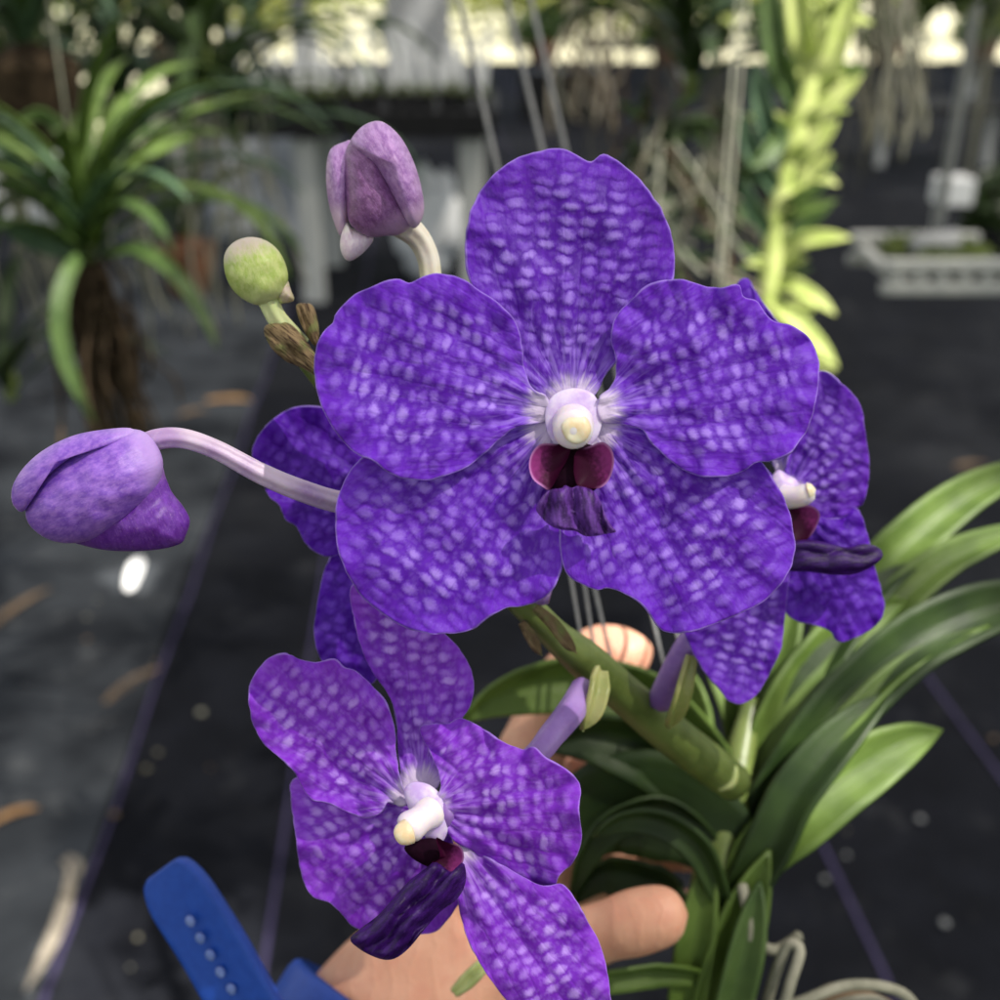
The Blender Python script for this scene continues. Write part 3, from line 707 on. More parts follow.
# right side: sunlit orchid stem
rnd0 = random.Random(77)
def right_orchid():
    p = P(768, 372, 1.05)
    t = thing('hanging_orchid', p, 'tall sunlit yellow green hanging orchid right of the big flower', 'hanging plant', 'orchids hanging in the nursery')
    sp = [(762, 375), (766, 320), (772, 260), (782, 200), (797, 140), (812, 80), (826, 20), (845, -50)]
    ptube('stem', [(x, y, 1.05) for x, y in sp], [8, 9, 11, 12, 13, 13, 12, 10], M_LEAFSUN, t, seg=14)
    for k in range(34):
        f = rnd0.uniform(0, 1); x, y = 762+f*64+rnd0.uniform(-3, 3), 370-f*400; sd = rnd0.choice((-1, 1, 1)); l = rnd0.uniform(28, 62)
        pleaf('leaf', [(x, y, 1.05), (x+sd*l*.4, y-l*.35, 1.045), (x+sd*l*.95, y-l*rnd0.uniform(.2, .9), 1.035)], rnd0.uniform(9, 17), rnd0.choice([M_LEAFSUN, M_LEAFSUN, M_LEAFG]) if sd > 0 else rnd0.choice([M_LEAFSUN, M_LEAFG, M_LEAFB]), t, roll=(.1, .6), fold=.35, NS=12, NC=4)
    q = [ # base, mid, tip, width, material
        ((765, 300), (790, 318), (838, 368), 26, M_LEAFSUN), ((772, 285), (800, 290), (836, 315), 22, M_LEAFSUN), ((774, 262), (810, 240), (852, 238), 22, M_LEAFSUN),
        ((772, 235), (800, 212), (838, 200), 15, M_LEAF), ((776, 215), (795, 200), (815, 184), 15, M_LEAF), ((782, 178), (810, 150), (838, 120), 28, M_LEAFSUN),
        ((795, 150), (825, 110), (862, 75), 26, M_LEAFSUN), ((800, 110), (835, 55), (855, -20), 30, M_LEAFSUN), ((805, 80), (800, 30), (795, -40), 32, M_LEAFSUN),
        ((815, 40), (850, 0), (880, -40), 28, M_LEAF), ((785, 165), (765, 120), (755, 60), 26, M_LEAFB), ((780, 200), (755, 160), (742, 110), 24, M_LEAFB),
        ((795, 110), (775, 50), (770, -30), 30, M_LEAFG), ((770, 240), (752, 210), (745, 180), 20, M_LEAFB), ((765, 300), (745, 285), (705, 262), 14, M_DRYP),
        ((765, 330), (790, 345), (835, 372), 22, M_LEAFSUN), ((790, 130), (770, 150), (748, 170), 24, M_LEAFG), ((815, 70), (845, 70), (868, 72), 18, M_LEAF)]
    for b, m_, e, w_, mt in q:
        pleaf('leaf', [(*b, 1.05), ((b[0]+m_[0])/2, (b[1]+m_[1])/2-3, 1.04), (*m_, 1.03), (*e, 1.02)], w_*.82, mt, t, roll=(.1, .5), fold=.3)
    for k, (x0, x1) in enumerate(((770, 790), (760, 745), (765, 778))):
        ptube('root', [(x0-5, 330, 1.06), ((x0+x1)/2, 350, 1.07), (x1, 395, 1.08)], 3.5, M_ROOT, t, seg=8)
    return t
right_orchid()
hplant(692, 92, 1.3, .18, 38, .21, .026, 1.9, [M_LEAFD, M_LEAFG, M_LEAFG, M_LEAFB], 'dark leafy hanging orchid above and right of the big flower', 41, rootn=0, spiral=True, tilt=-.2, string=False)
hplant(610, 5, 1.9, .2, 14, .26, .03, 2.2, [M_LEAFD, M_LEAFG], 'dark hanging orchid at the top edge above the big flower', 47, rootn=0, spiral=True, string=False)
hplant(960, 14, 1.5, .06, 26, .30, .036, 1.6, [M_LEAFG, M_LEAF], 'broad leaved hanging plant in the top right corner', 52, rootn=0, spiral=True, string=False)
for _a in ((585, 20, 4.5, 81, 'far hanging plant at the top edge above the tip of the upper sepal'), (665, 15, 5.5, 82, 'far hanging plant at the top edge left of the dark leafy orchid'), (880, 18, 4.0, 83, 'far hanging plant behind the loose root strands'),
           (925, 25, 5.2, 84, 'far hanging plant just left of the steel rod'), (985, 40, 3.6, 85, 'far hanging plant in the top right corner behind the broad leaved one'), (720, 50, 3.4, 86, 'far hanging plant between the two pale strings')):
    hplant(_a[0], _a[1], _a[2], .12, 20, .40, .05, 2.3, [M_LEAFG, M_LEAFSUN, M_LEAF], _a[4], _a[3], rootn=12, rootl=.6, spiral=True, root_mat=M_ROOTG)
for _n, (_x, _y, _w, _lb) in enumerate(((2.9, 9.5, 1.8, 'low dark bench far back between the sunlit orchid and the steel rod'), (6.2, 13.0, 3.0, 'long low dark bench far back at the right edge'), (2.2, 15.5, 2.4, 'farthest dark bench near the bright yard above the upper sepal'))):
    t = thing('bench', (_x, _y, 0), _lb, 'bench')
    boxes('bench_top', [((_x, _y-.3+.15*k, .42), (_w, .10, .04)) for k in range(5)], M_BLACK, t)
    for q_ in (-.45, 0, .45): boxes('leg', [((_x+q_*_w, _y-.25, .2), (.06, .06, .40))], M_GWOOD, t)
# tangle of grey roots under the dark orchid
t = thing('aerial_roots', P(695, 140, 1.3), 'tangled mass of thin grey aerial roots above the big right petal', 'roots')
rnd = random.Random(71)
for i in range(40):
    x, y, d = rnd.uniform(640, 745), rnd.uniform(90, 175), rnd.uniform(1.2, 1.4); pts = [(x, y, d)]
    vx, vy = rnd.uniform(-14, 14), rnd.uniform(6, 30)
    for k in range(5):
        x += vx+rnd.gauss(0, 7); y += vy+rnd.gauss(0, 7); vx += rnd.gauss(0, 6); pts.append((x, min(y, 300), d))
    ptube('root', pts, rnd.uniform(1.2, 2.4), rnd.choice([M_ROOTG, M_ROOTG, M_ROOTB, M_STRING]), t, seg=6, n=24)
for i in range(70):
    x, y = rnd.uniform(640, 745), rnd.uniform(110, 270)
    a = rnd.uniform(0, 6.28); l = rnd.uniform(20, 45)
    pleaf('leaf', [(x, y, 1.3), (x+cos(a)*l*.5, y+sin(a)*l*.5, 1.29), (x+cos(a)*l, y+sin(a)*l+6, 1.28)], 9, rnd.choice([M_LEAFD, M_LEAFG, M_LEAFG]), t, roll=rnd.uniform(0, 1), NS=10, NC=2)
t = thing('aerial_roots', P(885, 0, 1.25), 'loose strands of pale aerial roots hanging right of the sunlit orchid', 'roots')
for i in range(13):
    x = rnd.uniform(858, 915); pts = [(x+4, -40, 1.25)]; 
    for k in range(6): x += rnd.gauss(0, 6); pts.append((x, k*32*rnd.uniform(.8, 1), 1.25))
    ptube('root', pts, rnd.uniform(1.6, 2.8), rnd.choice([M_ROOTG, M_ROOTG, M_ROOT]), t, seg=6, n=28)
t = thing('aerial_roots', P(615, 60, 2.2), 'faint brown root strands hanging behind the tip of the upper sepal', 'roots')
for i in range(16):
    x = rnd.uniform(560, 650); pts = [(x, -20, 2.2)]
    for k in range(6): x += rnd.gauss(0, 8); pts.append((x, k*30*rnd.uniform(.7, 1), 2.2))
    ptube('root', pts, rnd.uniform(1.2, 2.4), rnd.choice([M_ROOT, M_ROOTB, M_DRYP]), t, seg=6, n=28)
for x0, x1, lb in ((742, 716, 'pale string hanging straight down left of the sunlit orchid'), (752, 722, 'second pale string just right of the first, beside the sunlit orchid')):
    ptube('string', [(x0, -60, 1.0), (x1, 300, 1.0)], 1.4, M_STRING, seg=8, loc=P(x1, 300, 1.0), label=lb, cat='string', group='strings beside the sunlit orchid')
# hanging basket on a rod, right
c = P(932, 262, 2.2)
t = thing('hanging_tray', c, 'weathered square slatted tray hung on a steel rod at the right', 'hanging tray')
for k in range(6): boxes('slat', [((c.x-.10+k*.04, c.y, c.z), (.022, .24, .02))], M_GWOOD, t)
for y_ in (-.11, .11): boxes('rail', [((c.x, c.y+y_, c.z+.021), (.25, .022, .02)), ((c.x, c.y+y_, c.z-.021), (.25, .022, .02))], M_GWOOD, t)
leafcloud('moss', [((c.x, c.y, c.z+.022), (.10, .10, .018))], 420, .035, M_MOSS, t, 4)
tube('rod', [c+Vector((0, 0, .01)), c+Vector((.01, 0, .7)), c+Vector((.02, 0, 1.6))], .0095, M_ROD, t)
mk('mount', *(lambda V, Fs: (V, Fs))(*tube_geo([c+Vector((-.05, -.03, .035)), c+Vector((.03, -.03, .05))], [.022, .018], 10)), M_CONC, t)
p = G(985, 330); q = P(972, 190, 3.6)
t = thing('hanging_pot', q, 'black pot with dark green plant and white block hung at the right edge', 'hanging pot')
boxes('top_block', [((q.x-.06, q.y, q.z), (.10, .10, .08))], M_WHITE, t)
boxes('bracket', [((q.x-.09, q.y, q.z-.13), (.028, .028, .18)), ((q.x+.02, q.y, q.z-.23), (.25, .03, .02))], M_GWOOD, t)
leafcloud('foliage', [((q.x+.10, q.y+.02, q.z-.08), (.10, .10, .14))], 700, .07, M_LEAFD, t, 8)
tube('plant_pot', [(q.x+.10, q.y, q.z-.27), (q.x+.10, q.y, q.z-.12)], [.06, .08], M_BLACK, t)
tube('string', [(q.x-.02, q.y, q.z), (q.x-.02, q.y, ZR-.02)], .003, M_STRING, t, seg=6)

# ============================================================ HELD PLANT
root = P(715, 1010, .34)
PL = thing('orchid_plant', root, 'flowering orchid with large spotted violet blooms and buds, held by a hand', 'orchid')
# stem and sheaths
ptube('stem', [(700, 1060, .35), (705, 960, .345), (718, 870, .34), (735, 780, .345), (752, 700, .355)], [30, 28, 24, 18, 8], M_STEM, PL, seg=18)
def L_(pp, w_, mat, roll, fold=.42, **kw): return pleaf('leaf', pp, w_*.93, mat, PL, roll=roll, fold=fold, thick=.0011, **kw)
# right-hand leaves, back to front
L_([(748, 790, .36), (800, 700, .37), (850, 610, .385), (905, 545, .39), (975, 492, .40), (1060, 455, .41)], 54, M_LEAF, (.1, .45))
L_([(750, 800, .355), (820, 700, .36), (880, 620, .37), (950, 560, .38), (1050, 520, .39)], 44, M_LEAF, (.3, .55))
L_([(745, 790, .35), (775, 720, .352), (820, 655, .36), (870, 615, .365), (908, 600, .37)], 52, M_LEAF, (.0, .3))
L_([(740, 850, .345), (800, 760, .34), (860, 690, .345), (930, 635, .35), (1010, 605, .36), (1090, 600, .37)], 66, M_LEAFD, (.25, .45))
L_([(730, 900, .34), (760, 850, .335), (800, 815, .335), (850, 775, .34), (900, 745, .345), (942, 730, .35)], 66, M_LEAF, (.1, .35))
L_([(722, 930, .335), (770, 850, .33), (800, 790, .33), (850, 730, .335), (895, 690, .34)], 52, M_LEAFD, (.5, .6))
L_([(745, 800, .362), (742, 720, .365), (722, 660, .37), (715, 600, .375)], 42, M_LEAF, (.1, .2))
L_([(752, 770, .358), (762, 700, .36), (782, 640, .365), (800, 590, .37)], 44, M_LEAF, (.2, .4))
L_([(730, 830, .352), (700, 760, .355), (690, 700, .36), (672, 650, .365)], 44, M_LEAF, (.2, .2))
L_([(742, 830, .35), (790, 730, .352), (835, 650, .36), (880, 590, .37), (925, 560, .38)], 40, M_LEAFD, (.6, .7))
L_([(738, 850, .345), (775, 770, .345), (815, 705, .35), (850, 655, .355)], 44, M_LEAFD, (-.4, -.2))
L_([(735, 870, .34), (790, 800, .336), (840, 735, .338), (905, 670, .345), (990, 625, .35)], 30, M_LEAF, (.9, 1.0))
# left-hand leaves
L_([(735, 790, .35), (690, 735, .35), (630, 690, .345), (560, 680, .34), (500, 695, .338), (462, 722, .338)], 66, M_LEAF, (.1, .25), prof=lambda s: (.6+.4*min(1, s*3))*(1-max(0, (s-.5)/.5)**3*.98))
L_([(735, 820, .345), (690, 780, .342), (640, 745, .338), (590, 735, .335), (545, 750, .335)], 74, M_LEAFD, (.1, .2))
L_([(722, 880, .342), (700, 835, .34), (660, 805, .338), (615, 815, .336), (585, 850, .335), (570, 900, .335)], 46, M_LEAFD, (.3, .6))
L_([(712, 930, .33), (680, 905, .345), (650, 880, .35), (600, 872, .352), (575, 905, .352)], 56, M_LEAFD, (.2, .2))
L_([(705, 975, .33), (660, 968, .325), (600, 975, .32), (545, 975, .315)], 36, M_LEAF, (.4, .5))
L_([(700, 1060, .335), (722, 980, .33), (748, 900, .328), (770, 850, .328)], 56, M_LEAF, (.1, .1))
L_([(715, 1060, .325), (738, 980, .322), (752, 920, .322), (760, 880, .324)], 40, M_LEAFG, (.0, .2))
L_([(680, 1060, .335), (690, 980, .33), (702, 900, .328), (714, 850, .33)], 44, M_LEAF, (.1, .2))
L_([(455, 992, .285), (470, 978, .283), (482, 966, .282), (492, 955, .284)], 15, M_RIM, (.2, .2))
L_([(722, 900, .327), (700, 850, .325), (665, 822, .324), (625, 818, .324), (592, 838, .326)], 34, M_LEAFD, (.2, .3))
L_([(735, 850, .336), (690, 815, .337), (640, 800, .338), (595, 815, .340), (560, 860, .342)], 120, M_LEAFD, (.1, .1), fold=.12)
# roots lower right
for pts in ([(770, 1050, .33), (750, 1000, .325), (752, 940, .322), (742, 885, .325)], [(775, 1040, .32), (790, 985, .318), (800, 950, .32), (788, 945, .322), (775, 975, .325), (765, 1010, .328)],
            [(740, 1010, .33), (790, 1005, .32), (850, 985, .32), (905, 995, .325), (930, 1040, .33)], [(800, 1030, .33), (840, 1005, .33), (880, 1002, .33), (900, 1030, .33)], [(752, 940, .33), (775, 950, .335), (800, 935, .335)]):
    ptube('root', pts, 5.5, M_ROOT, PL, seg=10)
ptube('root', [(790, 1030, .335), (835, 995, .335), (885, 1010, .34)], 12, M_DRY, PL, seg=10)
# peduncle (flower spike stalk)
spike = [(733, 782, .318), (715, 768, .31), (672, 735, .296), (625, 695, .283), (585, 660, .272), (555, 635, .265), (520, 600, .258), (470, 555, .252), (415, 500, .250), (360, 430, .248), (325, 385, .246), (302, 358, .245)]
ptube('flower_spike', spike, [19, 20, 21, 20, 20, 16, 15, 13, 12, 11, 10, 8], M_STEM, PL, seg=16)
ptube('sheath_rim', [(719, 787, .309), (731, 783, .308), (734, 771, .3085), (728, 762, .311)], 4.5, M_RIM, PL, seg=8)
pleaf('bract', [(600, 672, .262), (596, 690, .257), (590, 712, .256), (582, 730, .257)], 24, M_BRACTG, PL, roll=.5, fold=.4)
pleaf('bract', [(690, 655, .272), (683, 680, .272), (676, 705, .274), (668, 728, .28)], 22, M_BRACTG, PL, roll=.6, fold=.4)
pleaf('bract', [(535, 607, .252), (552, 622, .252), (566, 640, .252), (575, 652, .256)], 12, M_BRACT, PL, roll=.3, fold=.2)
pleaf('bract', [(522, 622, .256), (533, 640, .256), (541, 655, .258)], 10, M_BRACT, PL, roll=.3, fold=.2)

# ---- main flower
def flower(pedicel, prad, pmat, label):
    o = ptube('flower', pedicel, prad, pmat, PL, seg=48, rdg=.025); o['label'] = label; return o
FL1 = flower([(572, 425, .2135), (573, 440, .222), (560, 520, .245), (540, 600, .256)], [13, 10, 9, 9], M_PEDV, 'largest central violet flower facing the viewer')
petal('sepal', [(546, 402), (526, 380), (500, 345), (482, 308), (467, 272), (466, 235), (473, 205), (490, 178), (515, 159), (545, 150), (563, 149), (577, 155), (590, 162), (603, 154), (618, 161), (640, 180), (660, 207), (672, 237), (674, 275), (662, 310), (640, 338), (620, 358), (606, 374), (597, 392), (586, 404), (568, 408)],
      (572, 410), (588, 160), .2150, .2128, M_DOR, FL1, cup=.0035, arch=.0006, seed=1, centre=(572, 290), ruf=.0005)
petal('sepal', [(548, 416), (562, 436), (567, 470), (566, 505), (564, 540), (562, 565), (557, 583), (545, 597), (527, 605), (507, 608), (490, 616), (475, 628), (458, 633), (438, 634), (415, 631), (398, 624), (380, 612), (362, 596), (348, 575), (338, 550), (335, 522), (338, 497), (348, 474), (365, 456), (400, 440), (450, 428), (505, 418)],
      (555, 422), (408, 610), .2150, .2150, M_PET, FL1, cup=.0012, arch=-.0010, seed=2, centre=(455, 520), ruf=.0005, kr=7, tilt=.001)
petal('sepal', [(596, 414), (640, 424), (700, 436), (752, 455), (772, 477), (785, 500), (792, 525), (795, 547), (791, 567), (782, 582), (765, 600), (745, 611), (722, 621), (700, 629), (680, 633), (662, 631), (652, 618), (641, 604), (625, 594), (608, 588), (598, 590), (584, 585), (570, 578), (562, 562), (559, 540), (560, 515), (566, 480), (574, 440)],
      (590, 424), (715, 615), .2148, .2146, M_PET, FL1, cup=.0012, arch=-.0010, seed=3, centre=(675, 520), ruf=.0006, kr=8, tilt=-.001)
petal('petal', [(548, 398), (532, 388), (524, 367), (522, 345), (516, 323), (500, 305), (481, 291), (462, 279), (442, 274), (425, 276), (410, 283), (397, 279), (385, 281), (365, 289), (346, 302), (335, 315), (333, 323), (322, 334), (315, 358), (317, 390), (325, 415), (342, 440), (360, 456), (372, 460), (385, 470), (402, 478), (425, 480), (446, 476), (468, 466), (486, 452), (500, 438), (514, 428), (532, 424), (548, 420)],
      (556, 410), (330, 365), .2135, .2108, M_PET, FL1, cup=.0020, arch=-.0016, seed=4, centre=(425, 378), ruf=.0007, kr=9)
petal('petal', [(598, 400), (608, 390), (615, 378), (616, 362), (612, 345), (611, 330), (618, 313), (631, 301), (643, 288), (660, 281), (680, 279), (700, 285), (720, 288), (738, 285), (743, 297), (757, 301), (765, 313), (776, 323), (790, 325), (805, 334), (815, 350), (819, 370), (817, 392), (812, 415), (805, 433), (795, 448), (783, 457), (770, 461), (755, 463), (745, 470), (728, 476), (708, 477), (690, 473), (673, 463), (660, 451), (650, 442), (642, 430), (622, 424), (600, 420)],
      (590, 410), (812, 340), .2135, .2112, M_PET, FL1, cup=.0020, arch=-.0014, seed=5, centre=(710, 380), ruf=.0008, kr=9)
pillow('throat_collar', [(548, 402), (558, 392), (575, 388), (592, 393), (600, 406), (602, 422), (597, 438), (586, 448), (572, 452), (558, 447), (548, 434), (545, 418)], .2130, .0009, M_COLLAR, FL1)
# short white horns round the column base
pillow('throat', [(548, 448), (572, 442), (598, 448), (606, 465), (602, 484), (586, 494), (570, 498), (552, 492), (541, 478), (540, 460)], .2118, .0018, M_THROAT, FL1)
def lobe(pts, base, tip, d, parent, th=.0022, dt=0.0): return pillow('lip_lobe', pts, d-th*.3, -th*.9, M_LOBE, parent, base=base, tip=tip, dt=dt, pw=.8, th2=th*1.35)
lobe([(570, 447), (556, 444), (541, 444), (532, 453), (529, 466), (533, 479), (543, 487), (549, 490), (554, 484), (560, 472), (567, 460)], (572, 470), (530, 462), .2093, FL1, dt=-.001)
lobe([(576, 452), (590, 446), (603, 442), (612, 450), (614, 464), (609, 480), (600, 488), (588, 488), (578, 486), (574, 474), (574, 462)], (570, 474), (613, 460), .2093, FL1, dt=-.001)
pillow('lip_throat', [(560, 462), (572, 456), (584, 462), (590, 474), (588, 488), (574, 494), (558, 492), (552, 478)], .2108, .0010, M_THROAT, FL1)
pillow('lip', [(550, 490), (562, 488), (565, 485), (572, 488), (578, 486), (592, 490), (600, 500), (606, 516), (612, 526), (616, 532), (605, 534), (596, 536), (585, 536), (575, 531), (563, 530), (551, 526), (542, 518), (536, 509), (541, 498)],
       .2068, .0011, M_LIP, FL1, base=(572, 486), tip=(576, 535), flute=.0016, fk=.24, dt=.001, fz=.0012)
ptube('column', [(573, 424, .2120), (573, 427, .2095), (573, 429, .2072), (573, 430, .2062)], [21, 19, 20.5, 16], M_COLUMN, FL1, seg=24)
pillow('anther_cap', [(561, 428), (564, 419), (572, 414), (582, 414), (589, 421), (591, 431), (586, 440), (577, 444), (567, 440)], .2062, .0012, M_CAP, FL1, fz=.0005)

# ---- lower-left flower (turned to the left, so its right side is nearer)
def dz(x): return -(x-425)*.000045
FL2 = flower([(440, 815, .234), (470, 800, .239), (530, 760, .243), (552, 735, .247), (572, 710, .254), (583, 688, .262)], [14, 12, 12, 13, 14, 12], M_PEDV, 'lower left violet flower turned to the left with a dark drooping lip')
petal('sepal', [(404, 790), (399, 755), (396, 718), (388, 694), (370, 667), (359, 640), (353, 612), (352, 585), (375, 582), (405, 592), (430, 606), (442, 630), (457, 646), (469, 665), (474, 685), (470, 705), (461, 720), (452, 742), (444, 768), (436, 790), (420, 798)],
      (420, 792), (400, 590), .2385, .2400, M_PET2, FL2, cup=-.0060, arch=.002, seed=11, centre=(420, 690), ruf=.0006, kr=7, ridge=.001)
petal('sepal', [(296, 778), (292, 800), (295, 830), (299, 860), (305, 885), (314, 897), (330, 903), (343, 915), (352, 925), (368, 931), (400, 934), (430, 933), (446, 921), (460, 900), (462, 870), (450, 835), (430, 808), (400, 790), (350, 772)],
      (430, 815), (330, 905), .2390, .2430, M_PET2, FL2, cup=-.003, arch=-.0005, seed=12, centre=(375, 855), ruf=.0009, kr=7)
petal('sepal', [(452, 846), (476, 852), (500, 864), (540, 885), (562, 884), (576, 900), (590, 925), (600, 945), (606, 965), (610, 992), (612, 1030), (598, 1062), (565, 1065), (530, 1025), (497, 988), (480, 963), (466, 935), (459, 905), (454, 875)],
      (448, 835), (600, 1050), .2350, .2290, M_PET2, FL2, cup=-.002, arch=-.0012, seed=13, centre=(528, 945), ruf=.0009, kr=7, ridge=.001)
petal('petal', [(408, 800), (401, 782), (396, 755), (395, 730), (386, 702), (371, 685), (356, 671), (344, 667), (334, 659), (318, 662), (300, 660), (290, 655), (282, 653), (268, 659), (257, 671), (249, 688), (250, 710), (257, 732), (268, 748), (285, 762), (297, 776), (303, 788), (313, 800), (328, 803), (345, 811), (365, 818), (381, 813), (388, 802), (402, 806)],
      (412, 803), (262, 680), .2370, .2380, M_PET2, FL2, cup=.002, arch=-.0015, seed=14, centre=(332, 738), ruf=.0011, kr=8, ridge=-.0012, fold=(350, 790, .0022, 22))
petal('petal', [(428, 800), (440, 790), (438, 770), (427, 746), (420, 728), (430, 724), (446, 724), (457, 719), (470, 721), (485, 730), (497, 738), (512, 746), (525, 750), (534, 747), (545, 757), (560, 765), (575, 777), (581, 790), (579, 810), (582, 835), (578, 852), (571, 864), (560, 874), (553, 892), (540, 894), (520, 885), (500, 873), (484, 861), (472, 850), (456, 842), (442, 826), (432, 814)],
      (430, 808), (582, 792), .2345, .2290, M_PET2, FL2, cup=-.004, arch=-.0012, seed=15, centre=(505, 808), ruf=.0011, kr=8, ridge=-.0014)
pillow('throat_collar', [(404, 792), (412, 782), (428, 784), (440, 794), (446, 810), (448, 830), (440, 845), (430, 842), (420, 830), (410, 812)], .2335, .0018, M_COLLAR, FL2)
ptube('column', [(430, 812, .2325), (421, 819, .2300), (410, 827, .2284), (405, 831, .2279)], [17, 14, 16, 13], M_COLUMN, FL2, seg=20)
ptube('anther_cap', [(409, 831, .2264), (403, 834, .2259), (399, 836, .2261)], [13, 12, 9], M_CAP, FL2, seg=16)
pillow('throat', [(405, 846), (430, 838), (455, 848), (462, 868), (450, 876), (430, 868), (412, 858)], .2320, .0014, M_THROAT, FL2)
lobe([(436, 838), (446, 842), (460, 846), (464, 858), (458, 870), (446, 875), (436, 870), (432, 862), (440, 856)], (432, 852), (462, 862), .2285, FL2, .0018)
pillow('lip', [(426, 868), (436, 862), (452, 872), (463, 862), (466, 880), (458, 898), (440, 912), (424, 930), (411, 946), (398, 957), (386, 960), (372, 956), (358, 948), (350, 939), (360, 929), (377, 916), (392, 900), (408, 882)],
       .2268, .0024, M_LIPD, FL2, base=(450, 868), tip=(365, 950), flute=.0017, fk=.26, dt=-.001, fz=.0012)

# ---- right flower (behind, turned to the right)
FL3 = flower([(780, 500, .272), (740, 560, .276), (702, 622, .274), (680, 660, .276), (660, 702, .284)], [12, 11, 12, 13, 13], M_PEDV, 'violet flower at the right, partly hidden behind the central one and turned right')
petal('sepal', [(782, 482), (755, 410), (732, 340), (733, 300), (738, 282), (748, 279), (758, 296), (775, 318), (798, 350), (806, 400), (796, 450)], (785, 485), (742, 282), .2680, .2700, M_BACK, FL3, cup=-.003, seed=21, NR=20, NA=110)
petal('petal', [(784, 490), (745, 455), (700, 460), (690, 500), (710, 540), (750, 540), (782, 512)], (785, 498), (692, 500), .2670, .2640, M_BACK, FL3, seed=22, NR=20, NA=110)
petal('sepal', [(788, 498), (770, 508), (735, 545), (700, 590), (682, 620), (690, 646), (704, 671), (719, 689), (730, 702), (742, 704), (756, 695), (768, 676), (780, 651), (784, 622), (787, 598), (790, 560), (793, 520)],
      (788, 505), (738, 700), .2665, .2640, M_DOR, FL3, cup=-.002, seed=23, centre=(745, 610), ridge=.001, ruf=.0006)
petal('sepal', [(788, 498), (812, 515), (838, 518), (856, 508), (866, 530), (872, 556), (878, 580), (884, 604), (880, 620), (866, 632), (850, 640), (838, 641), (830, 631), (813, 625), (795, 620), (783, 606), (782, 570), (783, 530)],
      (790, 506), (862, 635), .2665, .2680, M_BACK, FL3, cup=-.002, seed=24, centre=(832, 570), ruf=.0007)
petal('petal', [(784, 490), (786, 465), (796, 432), (806, 400), (815, 374), (828, 372), (842, 384), (851, 392), (861, 408), (866, 440), (869, 470), (864, 500), (856, 508), (845, 516), (830, 521), (815, 518), (806, 507), (796, 498)],
      (788, 492), (850, 395), .2650, .2640, M_DOR, FL3, cup=-.003, seed=25, centre=(832, 450), ridge=-.0012, ruf=.0007, kr=7)
pillow('throat_collar', [(778, 470), (788, 475), (798, 482), (800, 500), (794, 515), (780, 518), (772, 500), (770, 482)], .2635, .0018, M_COLLAR, FL3)
ptube('column', [(784, 497, .2620), (796, 497, .2600), (806, 494, .2590), (812, 492, .2588)], [13, 11, 10.5, 8], M_COLUMN, FL3, seg=18)
ptube('anther_cap', [(809, 491, .2581), (813, 490, .2578)], [9, 6.5], M_CAP, FL3, seg=14)
lobe([(785, 512), (800, 506), (812, 506), (820, 514), (816, 528), (806, 540), (790, 540)], (785, 530), (818, 512), .2610, FL3, .002)
pillow('lip', [(782, 545), (800, 540), (820, 541), (845, 547), (864, 544), (878, 547), (883, 556), (873, 566), (855, 574), (835, 575), (810, 572), (785, 570), (778, 558)],
       .2580, .0028, M_LIPD, FL3, base=(782, 556), tip=(882, 556), flute=.0009, fk=.22)

# ---- rear-left flower
FL4 = flower([(400, 505, .262), (410, 515, .256), (425, 520, .252)], [10, 10, 9], M_PEDV, 'deep violet flower hidden behind the left of the central flower')
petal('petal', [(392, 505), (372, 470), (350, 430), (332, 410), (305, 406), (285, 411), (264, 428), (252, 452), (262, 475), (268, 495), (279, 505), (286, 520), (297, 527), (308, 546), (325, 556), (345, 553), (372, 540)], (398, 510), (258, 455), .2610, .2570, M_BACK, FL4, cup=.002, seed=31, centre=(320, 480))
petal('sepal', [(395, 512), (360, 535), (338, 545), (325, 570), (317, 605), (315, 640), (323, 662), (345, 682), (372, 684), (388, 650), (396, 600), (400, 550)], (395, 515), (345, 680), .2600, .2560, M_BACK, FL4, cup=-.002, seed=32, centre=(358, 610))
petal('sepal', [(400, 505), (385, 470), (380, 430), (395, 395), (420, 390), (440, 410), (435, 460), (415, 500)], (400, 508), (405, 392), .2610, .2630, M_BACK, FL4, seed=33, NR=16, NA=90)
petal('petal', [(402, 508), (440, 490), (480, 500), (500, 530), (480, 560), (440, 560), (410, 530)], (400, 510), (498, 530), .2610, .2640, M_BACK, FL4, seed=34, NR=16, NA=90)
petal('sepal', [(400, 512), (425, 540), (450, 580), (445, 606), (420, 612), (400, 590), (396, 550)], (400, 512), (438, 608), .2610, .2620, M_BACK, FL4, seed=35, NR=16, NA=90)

# ---- buds (each bud: pedicel mesh with its folded sepals as sub-parts)
B1 = ptube('bud', [(398, 505, .250), (345, 503, .236), (300, 490, .2285), (260, 473, .2255), (215, 449, .2235), (180, 438, .223), (152, 441, .223), (140, 452, .223)], [10, 11, 11, 10.5, 9.5, 10, 11, 12], M_PED, PL, seg=48, n=90, rdg=.07)
B1['label'] = 'largest violet bud at far left on a long lilac stalk'
pillow('bud_sepal', [(158, 462), (166, 478), (172, 492), (183, 506), (190, 520), (186, 535), (180, 544), (155, 550), (115, 551), (85, 546), (70, 538), (100, 520), (130, 490)], .2245, .0075, M_BUDD, B1, base=(150, 470), tip=(180, 540), centre=(132, 518), fz=.0007)
pillow('bud_sepal', [(140, 430), (155, 442), (163, 460), (161, 478), (150, 497), (132, 515), (110, 531), (88, 541), (62, 543), (40, 535), (26, 518), (30, 494), (52, 466), (85, 442), (115, 431)],
       .2215, .0105, M_BUD, B1, base=(158, 455), tip=(28, 508), centre=(98, 488), fz=.0007)
